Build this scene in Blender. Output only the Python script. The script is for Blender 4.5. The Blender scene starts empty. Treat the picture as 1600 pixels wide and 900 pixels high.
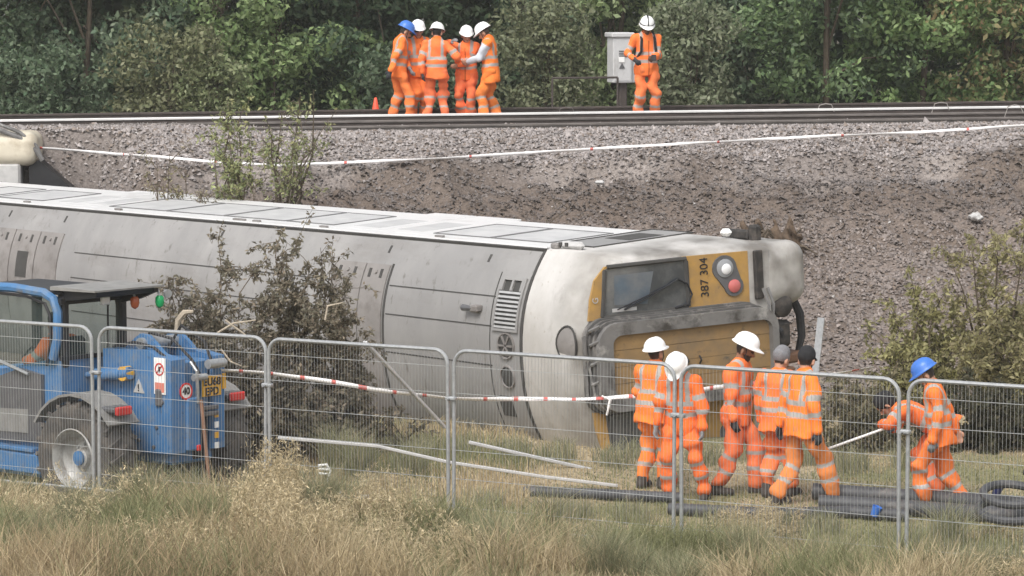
import bpy, math, random
import numpy as np
from mathutils import Vector, Matrix
R = math.radians
rng = np.random.default_rng(7)
random.seed(7)
scene = bpy.context.scene

# ------------------------------------------------------------------ camera
F_PX, CAM_H, PITCH = 5200.0, 5.7, math.atan(470 / 5200.0)
cam_d = bpy.data.cameras.new('camera')
cam_d.sensor_width = 36.0
cam_d.lens = 36.0 * F_PX / 1600.0
cam_d.clip_end = 3000
cam = bpy.data.objects.new('camera', cam_d)
scene.collection.objects.link(cam)
cam.location = (0, 0, CAM_H)
cam.rotation_euler = (math.pi / 2 - PITCH, 0, 0)
scene.camera = cam

# ------------------------------------------------------------------ sky and sun (bright overcast day)
SUN_EL, SUN_AZ = 52.0, 205.0          # azimuth: compass style, 0 = +Y, clockwise
world = bpy.data.worlds.new('World')
scene.world = world
world.use_nodes = True
wn = world.node_tree
sky = wn.nodes.new('ShaderNodeTexSky')
sky.sky_type = 'NISHITA'
sky.sun_disc = False
sky.sun_elevation = R(SUN_EL)
sky.sun_rotation = R(SUN_AZ)
sky.dust_density = 4.0
sky.air_density = 1.0
hs = wn.nodes.new('ShaderNodeHueSaturation')
hs.inputs['Saturation'].default_value = 0.22
wn.links.new(sky.outputs[0], hs.inputs['Color'])
bg = wn.nodes['Background']
bg.inputs['Strength'].default_value = 0.15
wn.links.new(hs.outputs[0], bg.inputs['Color'])
sun_d = bpy.data.lights.new('sun', 'SUN')
sun_d.energy = 1.1
sun_d.angle = R(20)
sun_d.color = (1.0, 0.955, 0.89)
sun = bpy.data.objects.new('sun', sun_d)
scene.collection.objects.link(sun)
_sd = Vector((math.sin(R(SUN_AZ)) * math.cos(R(SUN_EL)), math.cos(R(SUN_AZ)) * math.cos(R(SUN_EL)), math.sin(R(SUN_EL))))
sun.rotation_euler = _sd.to_track_quat('Z', 'Y').to_euler()
scene.view_settings.view_transform = 'Standard'
scene.view_settings.look = 'None'
scene.view_settings.gamma = 1.0
scene.view_settings.exposure = 0.62
scene.cycles.use_denoising = True
scene.cycles.max_bounces = 6
scene.cycles.volume_bounces = 1

# ------------------------------------------------------------------ helpers
_fw = np.array([0, math.cos(PITCH), -math.sin(PITCH)])
_up = np.array([0, math.sin(PITCH), math.cos(PITCH)])


def at(px, py, Y):
    d = np.array([(px - 800) / F_PX, 0, 0]) + _fw - (py - 450) / F_PX * _up
    return d * (Y / d[1]) + np.array([0, 0, CAM_H])


def smooth(a, b, x):
    t = np.clip((x - a) / (b - a), 0, 1)
    return t * t * (3 - 2 * t)


def _hash(ix, iy, seed):
    h = (ix * 374761393 + iy * 668265263 + seed * 974634777) & 0xFFFFFFFF
    h = ((h ^ (h >> 13)) * 1274126177) & 0xFFFFFFFF
    return ((h ^ (h >> 16)) & 0xFFFF) / 65535.0


def vnoise(x, y, seed=0):
    x = np.asarray(x, float); y = np.asarray(y, float)
    ix = np.floor(x).astype(np.int64); iy = np.floor(y).astype(np.int64)
    fx = x - ix; fy = y - iy
    fx = fx * fx * (3 - 2 * fx); fy = fy * fy * (3 - 2 * fy)
    a = _hash(ix, iy, seed); b = _hash(ix + 1, iy, seed); c = _hash(ix, iy + 1, seed); d = _hash(ix + 1, iy + 1, seed)
    return (a * (1 - fx) + b * fx) * (1 - fy) + (c * (1 - fx) + d * fx) * fy


def fbm(x, y, seed=0, o=4):
    s = 0; a = 0.5
    for k in range(o):
        s = s + a * vnoise(np.asarray(x) * 2 ** k, np.asarray(y) * 2 ** k, seed + k); a *= 0.5
    return s


def link(o, parent=None):
    scene.collection.objects.link(o)
    if parent is not None:
        o.parent = parent
    return o


def tag(o, label=None, cat=None, group=None, kind=None):
    if label: o['label'] = label
    if cat: o['category'] = cat
    if group: o['group'] = group
    if kind: o['kind'] = kind
    return o


def thing(name, label, cat, loc=(0, 0, 0), rz=0, group=None):
    o = bpy.data.objects.new(name, None)
    o.empty_display_size = 0.2
    link(o); o.location = loc; o.rotation_euler = (0, 0, rz)
    return tag(o, label, cat, group)


def np_mesh(name, V, F, mat, parent=None, col=None, smooth_sh=False, sharp=40, kind=None):
    """V (n,3); F (m,k) array of one polygon size, or a list of index lists."""
    me = bpy.data.meshes.new(name)
    V = np.asarray(V, np.float32)
    if isinstance(F, np.ndarray):
        m, k = F.shape
        me.vertices.add(len(V)); me.vertices.foreach_set('co', V.ravel())
        me.loops.add(m * k); me.loops.foreach_set('vertex_index', F.ravel().astype(np.int32))
        me.polygons.add(m)
        me.polygons.foreach_set('loop_start', np.arange(0, m * k, k, dtype=np.int32))
        me.polygons.foreach_set('loop_total', np.full(m, k, np.int32))
        me.update(calc_edges=True)
    else:
        me.from_pydata([tuple(v) for v in V], [], F)
    if col is not None:
        a = me.color_attributes.new('Col', 'FLOAT_COLOR', 'POINT')
        c4 = np.ones((len(V), 4), np.float32); c4[:, :3] = col
        a.data.foreach_set('color', c4.ravel())
    for mm in (mat if isinstance(mat, (list, tuple)) else [mat]):
        me.materials.append(mm)
    if smooth_sh:
        me.shade_smooth()
        if sharp: me.set_sharp_from_angle(angle=R(sharp))
    o = bpy.data.objects.new(name, me)
    link(o, parent)
    if kind: o['kind'] = kind
    return o


class MB:
    def __init__(s):
        s.v = []; s.f = []

    def add(s, V, F):
        n = len(s.v)
        s.v.extend([tuple(map(float, p)) for p in V]); s.f.extend([[i + n for i in f] for f in F])
        return s

    def box(s, c, d, bev=0.0, M=None):
        c = np.array(c, float); h = np.array(d, float) / 2
        if bev <= 0:
            V = [c + h * np.array([x, y, z]) for x in (-1, 1) for y in (-1, 1) for z in (-1, 1)]
            Fc = [[0, 1, 3, 2], [4, 6, 7, 5], [0, 4, 5, 1], [2, 3, 7, 6], [0, 2, 6, 4], [1, 5, 7, 3]]
        else:
            b = min(bev, h.min() * 0.9)
            V = []; idx = {}
            for x in (-1, 1):
                for y in (-1, 1):
                    for z in (-1, 1):
                        for ax in range(3):
                            q = np.array([x, y, z]) * (h - b); q[ax] = [x, y, z][ax] * h[ax]
                            idx[(x, y, z, ax)] = len(V); V.append(c + q)
            Fc = []
            cyc = [(-1, -1), (1, -1), (1, 1), (-1, 1)]
            for ax in range(3):
                a1, a2 = [k for k in range(3) if k != ax]
                for sg in (-1, 1):
                    q = []
                    for (u, w) in cyc:
                        k = [0, 0, 0]; k[ax] = sg; k[a1] = u; k[a2] = w; q.append(idx[(*k, ax)])
                    Fc.append(q)
                for u in (-1, 1):
                    for w in (-1, 1):
                        k0 = [0, 0, 0]; k1 = [0, 0, 0]
                        k0[ax] = -1; k1[ax] = 1
                        for k in (k0, k1): k[a1] = u; k[a2] = w
                        Fc.append([idx[(*k0, a1)], idx[(*k1, a1)], idx[(*k1, a2)], idx[(*k0, a2)]])
            for x in (-1, 1):
                for y in (-1, 1):
                    for z in (-1, 1):
                        Fc.append([idx[(x, y, z, k)] for k in range(3)])
        if M is not None:
            V = [np.array(M @ Vector(v)) for v in V]
        return s.add(V, Fc)

    def tube(s, path, r, n=8, closed=False, cap=True):
        P = [Vector(p) for p in path]; m = len(P)
        rr = r if hasattr(r, '__len__') else [r] * m
        T = []
        for i in range(m):
            a = P[(i - 1) % m] if (closed or i) else P[0]
            b = P[(i + 1) % m] if (closed or i < m - 1) else P[-1]
            t = (b - a)
            T.append(t.normalized() if t.length > 1e-9 else Vector((0, 0, 1)))
        u = T[0].orthogonal().normalized(); V = []
        for i in range(m):
            u = (u - T[i] * u.dot(T[i]))
            u = u.normalized() if u.length > 1e-6 else T[i].orthogonal().normalized()
            w = T[i].cross(u)
            for k in range(n):
                a = 2 * math.pi * k / n
                V.append(P[i] + (u * math.cos(a) + w * math.sin(a)) * rr[i])
        Fc = []
        for i in range(m if closed else m - 1):
            j = (i + 1) % m
            for k in range(n):
                l = (k + 1) % n
                Fc.append([i * n + k, i * n + l, j * n + l, j * n + k])
        if cap and not closed:
            Fc.append(list(range(n))[::-1]); Fc.append([(m - 1) * n + k for k in range(n)])
        return s.add(V, Fc)

    def lathe(s, prof, o, axis, n=20, cap=True):
        o = Vector(o); ax = Vector(axis).normalized(); u = ax.orthogonal().normalized(); w = ax.cross(u); V = []; Fc = []
        for r, h in prof:
            for k in range(n):
                a = 2 * math.pi * k / n
                V.append(o + ax * h + (u * math.cos(a) + w * math.sin(a)) * r)
        for i in range(len(prof) - 1):
            for k in range(n):
                l = (k + 1) % n
                Fc.append([i * n + k, i * n + l, (i + 1) * n + l, (i + 1) * n + k])
        if cap:
            Fc.append(list(range(n))[::-1]); Fc.append([(len(prof) - 1) * n + k for k in range(n)])
        return s.add(V, Fc)

    def prism(s, poly, w0, w1, fn):
        """polygon (u,v) extruded from w0 to w1; fn(u,v,w) -> xyz"""
        n = len(poly)
        V = [fn(u, v, w0) for u, v in poly] + [fn(u, v, w1) for u, v in poly]
        Fc = [list(range(n))[::-1], list(range(n, 2 * n))] + [[i, (i + 1) % n, n + (i + 1) % n, n + i] for i in range(n)]
        return s.add(V, Fc)

    def build(s, name, mat, parent=None, sm=True, sharp=35, kind=None):
        o = np_mesh(name, s.v, s.f, mat, parent, None, False, None, kind)
        import bmesh
        bm = bmesh.new(); bm.from_mesh(o.data); bmesh.ops.recalc_face_normals(bm, faces=bm.faces); bm.to_mesh(o.data); bm.free()
        if sm:
            o.data.shade_smooth(); o.data.set_sharp_from_angle(angle=R(sharp))
        return o


def copy_tree(o, parent=None):
    c = o.copy(); link(c); c.parent = parent
    for ch in list(o.children): copy_tree(ch, c)
    return c


def text_obj(txt, size, name, mat, parent, M, depth=0.002, bold=0.0):
    cu = bpy.data.curves.new(name, 'FONT'); cu.body = txt; cu.size = size; cu.extrude = depth; cu.offset = bold
    cu.align_x = 'CENTER'; cu.align_y = 'CENTER'; cu.space_line = 0.9
    t = bpy.data.objects.new(name, cu); scene.collection.objects.link(t)
    dg = bpy.context.evaluated_depsgraph_get()
    me = bpy.data.meshes.new_from_object(t.evaluated_get(dg))
    bpy.data.objects.remove(t); me.transform(M); me.materials.clear(); me.materials.append(mat)
    return link(bpy.data.objects.new(name, me), parent)


# ------------------------------------------------------------------ materials
def mat(name, col, rough=0.6, metal=0.0, var=0.15, scale=6.0, bump=0.0, dirt=None, spec=0.4, attr=False, stretch=(1, 1, 1), bscale=None):
    m = bpy.data.materials.new(name); m.use_nodes = True
    nt = m.node_tree; b = nt.nodes['Principled BSDF']; L = nt.links.new
    b.inputs['Roughness'].default_value = rough; b.inputs['Metallic'].default_value = metal
    b.inputs['Specular IOR Level'].default_value = spec
    tc = nt.nodes.new('ShaderNodeTexCoord'); mp = nt.nodes.new('ShaderNodeMapping'); mp.inputs['Scale'].default_value = stretch
    L(tc.outputs['Object'], mp.inputs['Vector'])
    nz = nt.nodes.new('ShaderNodeTexNoise'); nz.inputs['Scale'].default_value = scale; nz.inputs['Detail'].default_value = 5; nz.inputs['Roughness'].default_value = 0.6
    L(mp.outputs[0], nz.inputs['Vector'])
    mr = nt.nodes.new('ShaderNodeMapRange'); mr.inputs['From Min'].default_value = 0.25; mr.inputs['From Max'].default_value = 0.75
    mr.inputs['To Min'].default_value = 1 - var; mr.inputs['To Max'].default_value = 1 + var
    L(nz.outputs['Fac'], mr.inputs['Value'])
    mx = nt.nodes.new('ShaderNodeMix'); mx.data_type = 'RGBA'; mx.blend_type = 'MULTIPLY'; mx.inputs['Factor'].default_value = 1
    if attr:
        at_ = nt.nodes.new('ShaderNodeAttribute'); at_.attribute_name = 'Col'; L(at_.outputs['Color'], mx.inputs['A'])
    else:
        mx.inputs['A'].default_value = (*col, 1)
    L(mr.outputs[0], mx.inputs['B'])
    out = mx.outputs['Result']
    for k, (dc, lo, hi, sc, st) in enumerate(dirt or []):
        mp2 = nt.nodes.new('ShaderNodeMapping'); mp2.inputs['Scale'].default_value = st; mp2.inputs['Location'].default_value = (3.1 * k + 1, 7.7 * k, 2.2)
        L(tc.outputs['Object'], mp2.inputs['Vector'])
        n2 = nt.nodes.new('ShaderNodeTexNoise'); n2.inputs['Scale'].default_value = sc; n2.inputs['Detail'].default_value = 6; n2.inputs['Roughness'].default_value = 0.65
        L(mp2.outputs[0], n2.inputs['Vector'])
        r2 = nt.nodes.new('ShaderNodeMapRange'); r2.inputs['From Min'].default_value = lo; r2.inputs['From Max'].default_value = hi
        L(n2.outputs['Fac'], r2.inputs['Value'])
        m2 = nt.nodes.new('ShaderNodeMix'); m2.data_type = 'RGBA'; m2.inputs['B'].default_value = (*dc, 1)
        L(r2.outputs[0], m2.inputs['Factor']); L(out, m2.inputs['A']); out = m2.outputs['Result']
    L(out, b.inputs['Base Color'])
    if bump:
        n3 = nt.nodes.new('ShaderNodeTexNoise'); n3.inputs['Scale'].default_value = bscale or scale * 4; n3.inputs['Detail'].default_value = 4
        L(mp.outputs[0], n3.inputs['Vector'])
        bp = nt.nodes.new('ShaderNodeBump'); bp.inputs['Strength'].default_value = bump; bp.inputs['Distance'].default_value = 0.02
        L(n3.outputs['Fac'], bp.inputs['Height']); L(bp.outputs[0], b.inputs['Normal'])
    return m


def leaf_mat(name, transl=0.3, rough=0.55):
    m = bpy.data.materials.new(name); m.use_nodes = True
    nt = m.node_tree; L = nt.links.new; b = nt.nodes['Principled BSDF']; out = nt.nodes['Material Output']
    a = nt.nodes.new('ShaderNodeAttribute'); a.attribute_name = 'Col'
    L(a.outputs['Color'], b.inputs['Base Color']); b.inputs['Roughness'].default_value = rough; b.inputs['Specular IOR Level'].default_value = 0.35
    t = nt.nodes.new('ShaderNodeBsdfTranslucent'); L(a.outputs['Color'], t.inputs['Color'])
    mx = nt.nodes.new('ShaderNodeMixShader'); mx.inputs[0].default_value = transl
    L(b.outputs[0], mx.inputs[1]); L(t.outputs[0], mx.inputs[2]); L(mx.outputs[0], out.inputs['Surface'])
    return m


M = {}
M['ground'] = mat('ground_soil', (1, 1, 1), 0.95, var=0.4, scale=22.0, bump=0.9, attr=True, spec=0.15, bscale=30, dirt=[((0.075, 0.06, 0.05), 0.52, 0.72, 14, (1, 1, 1))])
M['stone'] = mat('ballast_stone', (1, 1, 1), 0.9, var=0.25, scale=9, attr=True, spec=0.2)
M['leaf'] = leaf_mat('leaf', 0.42)
M['grass'] = leaf_mat('grass_blade', 0.35, 0.7)
M['bark'] = mat('bark', (0.09, 0.07, 0.05), 0.9, var=0.35, scale=14, bump=0.5)
M['paletwig'] = mat('bare_twig', (0.42, 0.36, 0.28), 0.85, var=0.25, scale=20)
M['rail_dark'] = mat('rail_rust', (0.06, 0.048, 0.043), 0.75, var=0.3, scale=5, stretch=(1, 1, 1))
M['rail_mid'] = mat('rail_worn', (0.15, 0.135, 0.125), 0.5, 0.3, var=0.25, scale=3)
M['rail_bright'] = mat('rail_polished', (0.72, 0.71, 0.70), 0.38, 0.25, var=0.12, scale=2)
M['sleeper'] = mat('sleeper_concrete', (0.30, 0.28, 0.26), 0.9, var=0.25, scale=8, bump=0.3)
M['galv'] = mat('galvanised_steel', (0.37, 0.38, 0.385), 0.45, 0.5, var=0.18, scale=25)
M['wire'] = mat('fence_wire', (0.40, 0.41, 0.41), 0.5, 0.4, var=0.1, scale=25)
M['rubber'] = mat('black_rubber', (0.03, 0.03, 0.032), 0.8, var=0.3, scale=15)
M['black'] = mat('black_paint', (0.018, 0.018, 0.02), 0.5, var=0.3, scale=10)
M['pipe'] = mat('black_plastic_pipe', (0.055, 0.056, 0.06), 0.55, var=0.3, scale=6, dirt=[((0.2, 0.18, 0.16), 0.55, 0.8, 3, (1, 1, 1))])
M['white'] = mat('white_plastic', (0.78, 0.78, 0.76), 0.4, var=0.05, scale=5)
M['dull_white'] = mat('weathered_white', (0.44, 0.435, 0.425), 0.6, var=0.15, scale=8)
M['alu'] = mat('dull_aluminium', (0.48, 0.48, 0.48), 0.45, 0.3, var=0.15, scale=9)
M['red'] = mat('red_plastic', (0.55, 0.035, 0.03), 0.4, var=0.1, scale=8)
M['cone'] = mat('cone_orange', (0.85, 0.10, 0.05), 0.5, var=0.1, scale=8)
M['brown_wood'] = mat('brown_wood', (0.16, 0.085, 0.05), 0.7, var=0.25, scale=12)

# ------------------------------------------------------------------ the lying carriage's frame (needed by the terrain)
TR_A = np.array([0.629306, -0.777129, 0.006667])     # towards the cab end
TR_S = np.array([-0.054512, -0.035581, 0.997879])    # the carriage's left, now pointing up
TR_U = np.array([-0.775243, -0.628335, -0.064754])   # the carriage's roof side, now facing the camera
TR_O = np.array([0.519943, 42.395409, 0.988389])
_a2 = TR_A[:2] / np.linalg.norm(TR_A[:2]); _u2 = TR_U[:2] / np.linalg.norm(TR_U[:2])

# ------------------------------------------------------------------ terrain
T_ANG, T_G = 6.0, 0.0094
T_D = np.array([math.cos(R(T_ANG)), math.sin(R(T_ANG))]); T_M = np.array([T_D[1], -T_D[0]]); T_P = np.array([0.0, 61.3])


def tn(x, y): return (x - T_P[0]) * T_M[0] + (y - T_P[1]) * T_M[1]


def tp(t, n, z=0.0):
    p = T_P + t * T_D + n * T_M
    return (p[0], p[1], z + T_G * t)


_pn = [-400, -60, -9, -4, 3.0, 3.4, 5.0, 5.3, 8, 10.5, 14, 18, 21.5, 400]
_pz = [0.0, 2.2, 2.85, 3.165, 3.185, 3.1, 2.74, 2.33, 1.85, 1.3, 0.52, 0.1, 0.0, 0.0]


def tz(x, y, fine=True):
    x = np.asarray(x, float); y = np.asarray(y, float)
    n = tn(x, y)
    wob = (fbm(x * 0.35, y * 0.35, 3) - 0.47) * 2.2 * smooth(2.8, 5, n)
    pr = np.interp(n + wob, _pn, _pz)
    pr = pr * (1 + T_G / 3.2 * np.clip((x - T_P[0]) * T_D[0] + (y - T_P[1]) * T_D[1], -40, 40))
    pr = pr + 0.10 * smooth(-3.5, -6.5, x) * smooth(-0.2, 0.6, n) * smooth(5.0, 2.5, n)
    pr = pr + smooth(2.6, 4.5, n) * smooth(22, 15, n) * ((fbm(x * 0.9, y * 0.9, 11) - 0.47) * 0.42 + (fbm(x * 3, y * 3, 15, 3) - 0.43) * 0.16)
    pr = pr + smooth(4.6, 5.6, n) * smooth(10.5, 7.0, n) * (np.abs(fbm(x * 1.7 + 3, y * 1.7, 17, 4) - 0.47) * 0.9 - 0.08)
    low = (fbm(x * 0.5, y * 0.5, 21) - 0.47) * 0.16 - 0.03
    low = low - 0.2 * np.exp(-((x + 4.6) ** 2 + (y - 38.8) ** 2) / 7.0)
    pr = np.maximum(pr, 0) + low * smooth(12, 19, n)
    dx = x - TR_O[0]; dy = y - TR_O[1]
    q = 0.5 - (dx * _u2[0] + dy * _u2[1]); l = dx * _a2[0] + dy * _a2[1]
    ext = 1.0 * smooth(-15.2, -16.0, l)
    w = smooth(2.7 + ext, 3.9 + ext, q)
    w = np.maximum(w, smooth(1.8, 4.2, l))
    w = np.maximum(w, smooth(3.5 - 0.9 * ext, 2.9 - 0.9 * ext, n))
    carved = np.minimum(pr, low - 0.1 + 0.12 * smooth(0.5, 1.6, q))
    carved = np.where(q < 0, np.minimum(pr, low), carved)
    return pr * w + carved * (1 - w)


def tz1(x, y): return float(tz(np.array([x]), np.array([y]))[0])


def axis(lo, hi, step, far):
    c = np.arange(lo, hi + 1e-6, step); e = np.geomspace(step * 2, far, 26)
    return np.concatenate([(lo - e)[::-1], c, hi + e])


gx = axis(-13, 14, 0.16, 600); gy = axis(29, 68, 0.16, 900)
GX, GY = np.meshgrid(gx, gy, indexing='ij')
GZ = tz(GX, GY)
nx, ny = GX.shape
ii = np.arange(nx * ny).reshape(nx, ny)
GF = np.stack([ii[:-1, :-1], ii[1:, :-1], ii[1:, 1:], ii[:-1, 1:]], -1).reshape(-1, 4)
NN = tn(GX, GY)


def lerp3(a, b, t): return np.asarray(a) * (1 - t[..., None]) + np.asarray(b) * t[..., None]


def ground_colour(x, y, n):
    g = lerp3((0.33, 0.27, 0.17), (0.20, 0.19, 0.10), smooth(0.35, 0.65, fbm(x * 0.8, y * 0.8, 31)))
    g = lerp3(g, (0.42, 0.345, 0.235), smooth(0.5, 0.62, fbm(x * 0.6 + 9, y * 0.6, 33)) * 0.8)
    s = lerp3((0.14, 0.112, 0.094), (0.20, 0.166, 0.146), smooth(0.38, 0.6, fbm(x * 0.7, y * 0.7, 35)))
    b = lerp3((0.19, 0.166, 0.153), (0.27, 0.24, 0.222), smooth(0.4, 0.6, fbm(x * 1.1, y * 1.1, 37)))
    edge = n + (fbm(x * 0.6, y * 0.6, 41) - 0.47) * 3
    c = lerp3(b, s, smooth(5.2, 7.0, edge))
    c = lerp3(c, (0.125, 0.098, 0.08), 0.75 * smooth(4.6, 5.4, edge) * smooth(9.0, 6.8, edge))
    c = lerp3(c, g, smooth(15.0, 18.5, edge))
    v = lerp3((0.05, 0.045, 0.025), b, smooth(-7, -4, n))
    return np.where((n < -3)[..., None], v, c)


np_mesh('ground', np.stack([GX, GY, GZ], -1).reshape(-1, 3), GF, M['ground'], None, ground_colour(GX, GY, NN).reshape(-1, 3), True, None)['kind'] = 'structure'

# loose stones over the bank and the track bed
NS = 165000
sx = rng.uniform(-13.5, 14.5, NS * 2); sy = 42 + 23.5 * rng.random(NS * 2) ** 0.85
sn = tn(sx, sy)
keep = (sn > -3.5) & (sn < 18.5) & (np.abs(sx) < sy * 0.166 + 0.6)
dens = np.where(sn < 5, 1.0, 0.85) * (1 - 0.12 * smooth(4.8, 5.4, sn) * smooth(8.5, 6.8, sn)) * smooth(20, 16.5, sn + (fbm(sx * 0.7, sy * 0.7, 5) - 0.47) * 4)
keep &= rng.random(NS * 2) < dens
_q = 0.5 - ((sx - TR_O[0]) * _u2[0] + (sy - TR_O[1]) * _u2[1]); _l = (sx - TR_O[0]) * _a2[0] + (sy - TR_O[1]) * _a2[1]
keep &= ~((_q < 2.9) & (_l < 1.0))
sx = sx[keep][:NS]; sy = sy[keep][:NS]; sn = sn[keep][:NS]; NS = len(sx)
oct_ = np.array([[1, 0, 0], [-1, 0, 0], [0, 1, 0], [0, -1, 0], [0, 0, 1]], float)
of = np.array([[0, 2, 4], [2, 1, 4], [1, 3, 4], [3, 0, 4]])
sz = (0.019 + 0.021 * rng.random(NS) ** 1.5) * np.where(sn < 5.5, 1.1, 1.0)
sz = np.where(rng.random(NS) < 0.008, sz * 1.9, sz)
SV = oct_[None] * (1 + rng.uniform(-0.35, 0.35, (NS, 5, 1))) * rng.uniform(0.65, 1.25, (NS, 1, 3)) * sz[:, None, None]
ang = rng.uniform(0, 2 * math.pi, NS); ca, sa = np.cos(ang)[:, None], np.sin(ang)[:, None]
tl = rng.uniform(-0.9, 0.9, NS); ct, st = np.cos(tl)[:, None], np.sin(tl)[:, None]
X, Yv, Z = SV[..., 0], SV[..., 1], SV[..., 2]
Yv, Z = Yv * ct - Z * st, Yv * st + Z * ct
X, Yv = X * ca - Yv * sa, X * sa + Yv * ca
SV = np.stack([X + sx[:, None], Yv + sy[:, None], Z + (tz(sx, sy) + sz * 0.25)[:, None]], -1)
lum = rng.normal(1.0, 0.18, NS).clip(0.5, 1.6)[:, None]
SC = lerp3((0.285, 0.258, 0.248), (0.205, 0.176, 0.161), smooth(4.6, 6.6, sn + (fbm(sx, sy, 8) - 0.47) * 3)) * lum
SC = lerp3(SC, (0.17, 0.13, 0.10), (rng.random(NS) < 0.18) * 0.7)
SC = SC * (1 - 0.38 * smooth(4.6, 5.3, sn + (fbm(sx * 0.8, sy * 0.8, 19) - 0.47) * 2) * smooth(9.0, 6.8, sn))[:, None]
SC = np.where((rng.random(NS) < 0.003)[:, None], (0.42, 0.40, 0.385), SC)
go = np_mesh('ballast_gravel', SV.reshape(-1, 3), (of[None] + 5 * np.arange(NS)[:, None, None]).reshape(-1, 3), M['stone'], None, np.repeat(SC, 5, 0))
tag(go, 'loose grey brown ballast stones covering the railway bank', 'gravel', kind='stuff')

# ------------------------------------------------------------------ railway tracks
RAILP = [(-0.07, 0), (0.07, 0), (0.07, 0.012), (0.012, 0.03), (0.012, 0.115), (0.036, 0.125)]
RAILP = RAILP + [(-u, v) for u, v in RAILP[::-1] if v > 0.01]


def rail(parent, n, ztop, web, head, t0=-34):
    z0 = ztop - 0.165
    mb = MB()
    for t1 in (34,):
        mb.prism(RAILP, t0, t1, lambda u, v, w: tp(w, n + u, z0 + v))
    o = mb.build('rail', web, parent, sm=False)
    hb = MB(); hp = [(-0.036, 0.1255), (0.036, 0.1255), (0.037, 0.155), (0.028, 0.165), (-0.028, 0.165), (-0.037, 0.155)]
    hb.prism(hp, t0, 34, lambda u, v, w: tp(w, n + u, z0 + v))
    hb.build('rail_head', head, o, sm=False)
    return o


def track(label, n0, z0, n1, z1, m0, m1, t0=-11.5):
    t = thing('railway_track', label, 'railway track')
    rail(t, n0, z0, *m0); rail(t, n1, z1, *m1, t0=(-34 if t0 < -8 else -6.2))
    sm_ = MB()
    sm_.box((0, 0, 0), (0.25, 2.5, 0.2), 0.03)
    s0 = sm_.build('sleeper', M['sleeper'], t, sm=False)
    nm = (n0 + n1) / 2
    tilt = math.atan2(z1 - z0, -(n1 - n0))
    for k in range(34 if t0 < -8 else 24):
        s = s0 if k == 0 else s0.copy()
        if k: link(s, t)
        s.location = tp(t0 + 0.7 * k, nm, (z0 + z1) / 2 - 0.165 - 0.102)
        s.rotation_euler = (tilt, 0, R(T_ANG))
    return t


track('far railway track of dark rail and bright silver rail that the workers stand on', -1.5, 3.44, 0.0, 3.40,
      (M['rail_dark'], M['rail_dark']), (M['rail_dark'], M['rail_bright']))
track('near railway track of worn brown rails along the edge of the ballast bank', 0.9, 3.33, 2.33, 3.295,
      (M['rail_dark'], M['rail_mid']), (M['rail_mid'], M['rail_mid']), -4.5)
for k, (px, Y) in enumerate(((1290, 61.9), (1470, 62.1), (1585, 60.4), (885, 61.4))):
    c = at(px, 160, Y); z = 3.36 + T_G * c[0]
    mb = MB(); w = 0.16
    mb.tube([(c[0] - w - 0.03, c[1], z - 0.13), (c[0] - w * 0.7, c[1], z + 0.1), (c[0], c[1] - 0.02, z + 0.13), (c[0] + w * 0.7, c[1], z + 0.11), (c[0] + w, c[1], z - 0.02)], 0.008, 6)
    o = mb.build('bonding_cable', M['rail_mid'] if k == 3 else M['sleeper'])
    tag(o, ['pale looped cable over the silver rail, left of the pair at upper right', 'pale looped cable over the silver rail, right of the pair at upper right',
            'pale looped cable at the right edge on the near rails', 'short pale cable over the rail right of the five workers'][k], 'cable', 'cables bent over the rails')

# ------------------------------------------------------------------ foliage
def leaves(P, N, size, cols, seed, aspect=0.5, droop=0.0):
    """diamond leaves at P (n,3) with rough outward normals N; returns verts, faces, colours"""
    r = np.random.default_rng(seed); n = len(P)
    N = N + r.normal(0, 0.75, (n, 3)); N /= np.linalg.norm(N, axis=1)[:, None] + 1e-9
    T = r.normal(0, 1, (n, 3)); T[:, 2] -= droop
    T -= N * np.sum(T * N, 1)[:, None]; T /= np.linalg.norm(T, axis=1)[:, None] + 1e-9
    B = np.cross(N, T)
    s = (size * r.uniform(0.6, 1.35, n))[:, None]
    V = np.stack([P, P + T * s * 0.45 + B * s * aspect * 0.5 + N * s * 0.08, P + T * s, P + T * s * 0.45 - B * s * aspect * 0.5 + N * s * 0.08], 1)
    F = np.arange(n * 4).reshape(n, 4)
    cols = np.asarray(cols, float); cols = cols * 0.8 + cols.mean(1, keepdims=True) * 0.2
    w = r.dirichlet(np.full(len(cols), 0.6), n)
    C = w @ cols * r.normal(1, 0.22, n).clip(0.4, 1.7)[:, None]
    return V.reshape(-1, 3), F, np.repeat(C, 4, 0)


def crown_points(c, rad, nb, n, seed, rb=(0.28, 0.5), zpow=1.0):
    r = np.random.default_rng(seed)
    aa = r.uniform(0, 2 * math.pi, nb); zr = r.uniform(-0.95, 0.9, nb); rr = np.sqrt(r.random(nb)) * np.sqrt(1 - np.clip(zr, -0.3, 1) ** 2 * 0.8) * 0.9
    bc = np.array(c) + np.stack([rr * np.cos(aa), rr * np.sin(aa), zr], 1) * np.array(rad)
    br = r.uniform(*rb, nb) * min(rad)
    k = r.choice(nb, n, p=br ** 2 / np.sum(br ** 2))
    e = r.normal(0, 1, (n, 3)); e /= np.linalg.norm(e, axis=1)[:, None]
    P = bc[k] + e * (br[k] * (0.55 + 0.5 * r.random(n) ** 0.6))[:, None] * np.array([1, 1, 0.8])
    return P, e, bc


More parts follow.
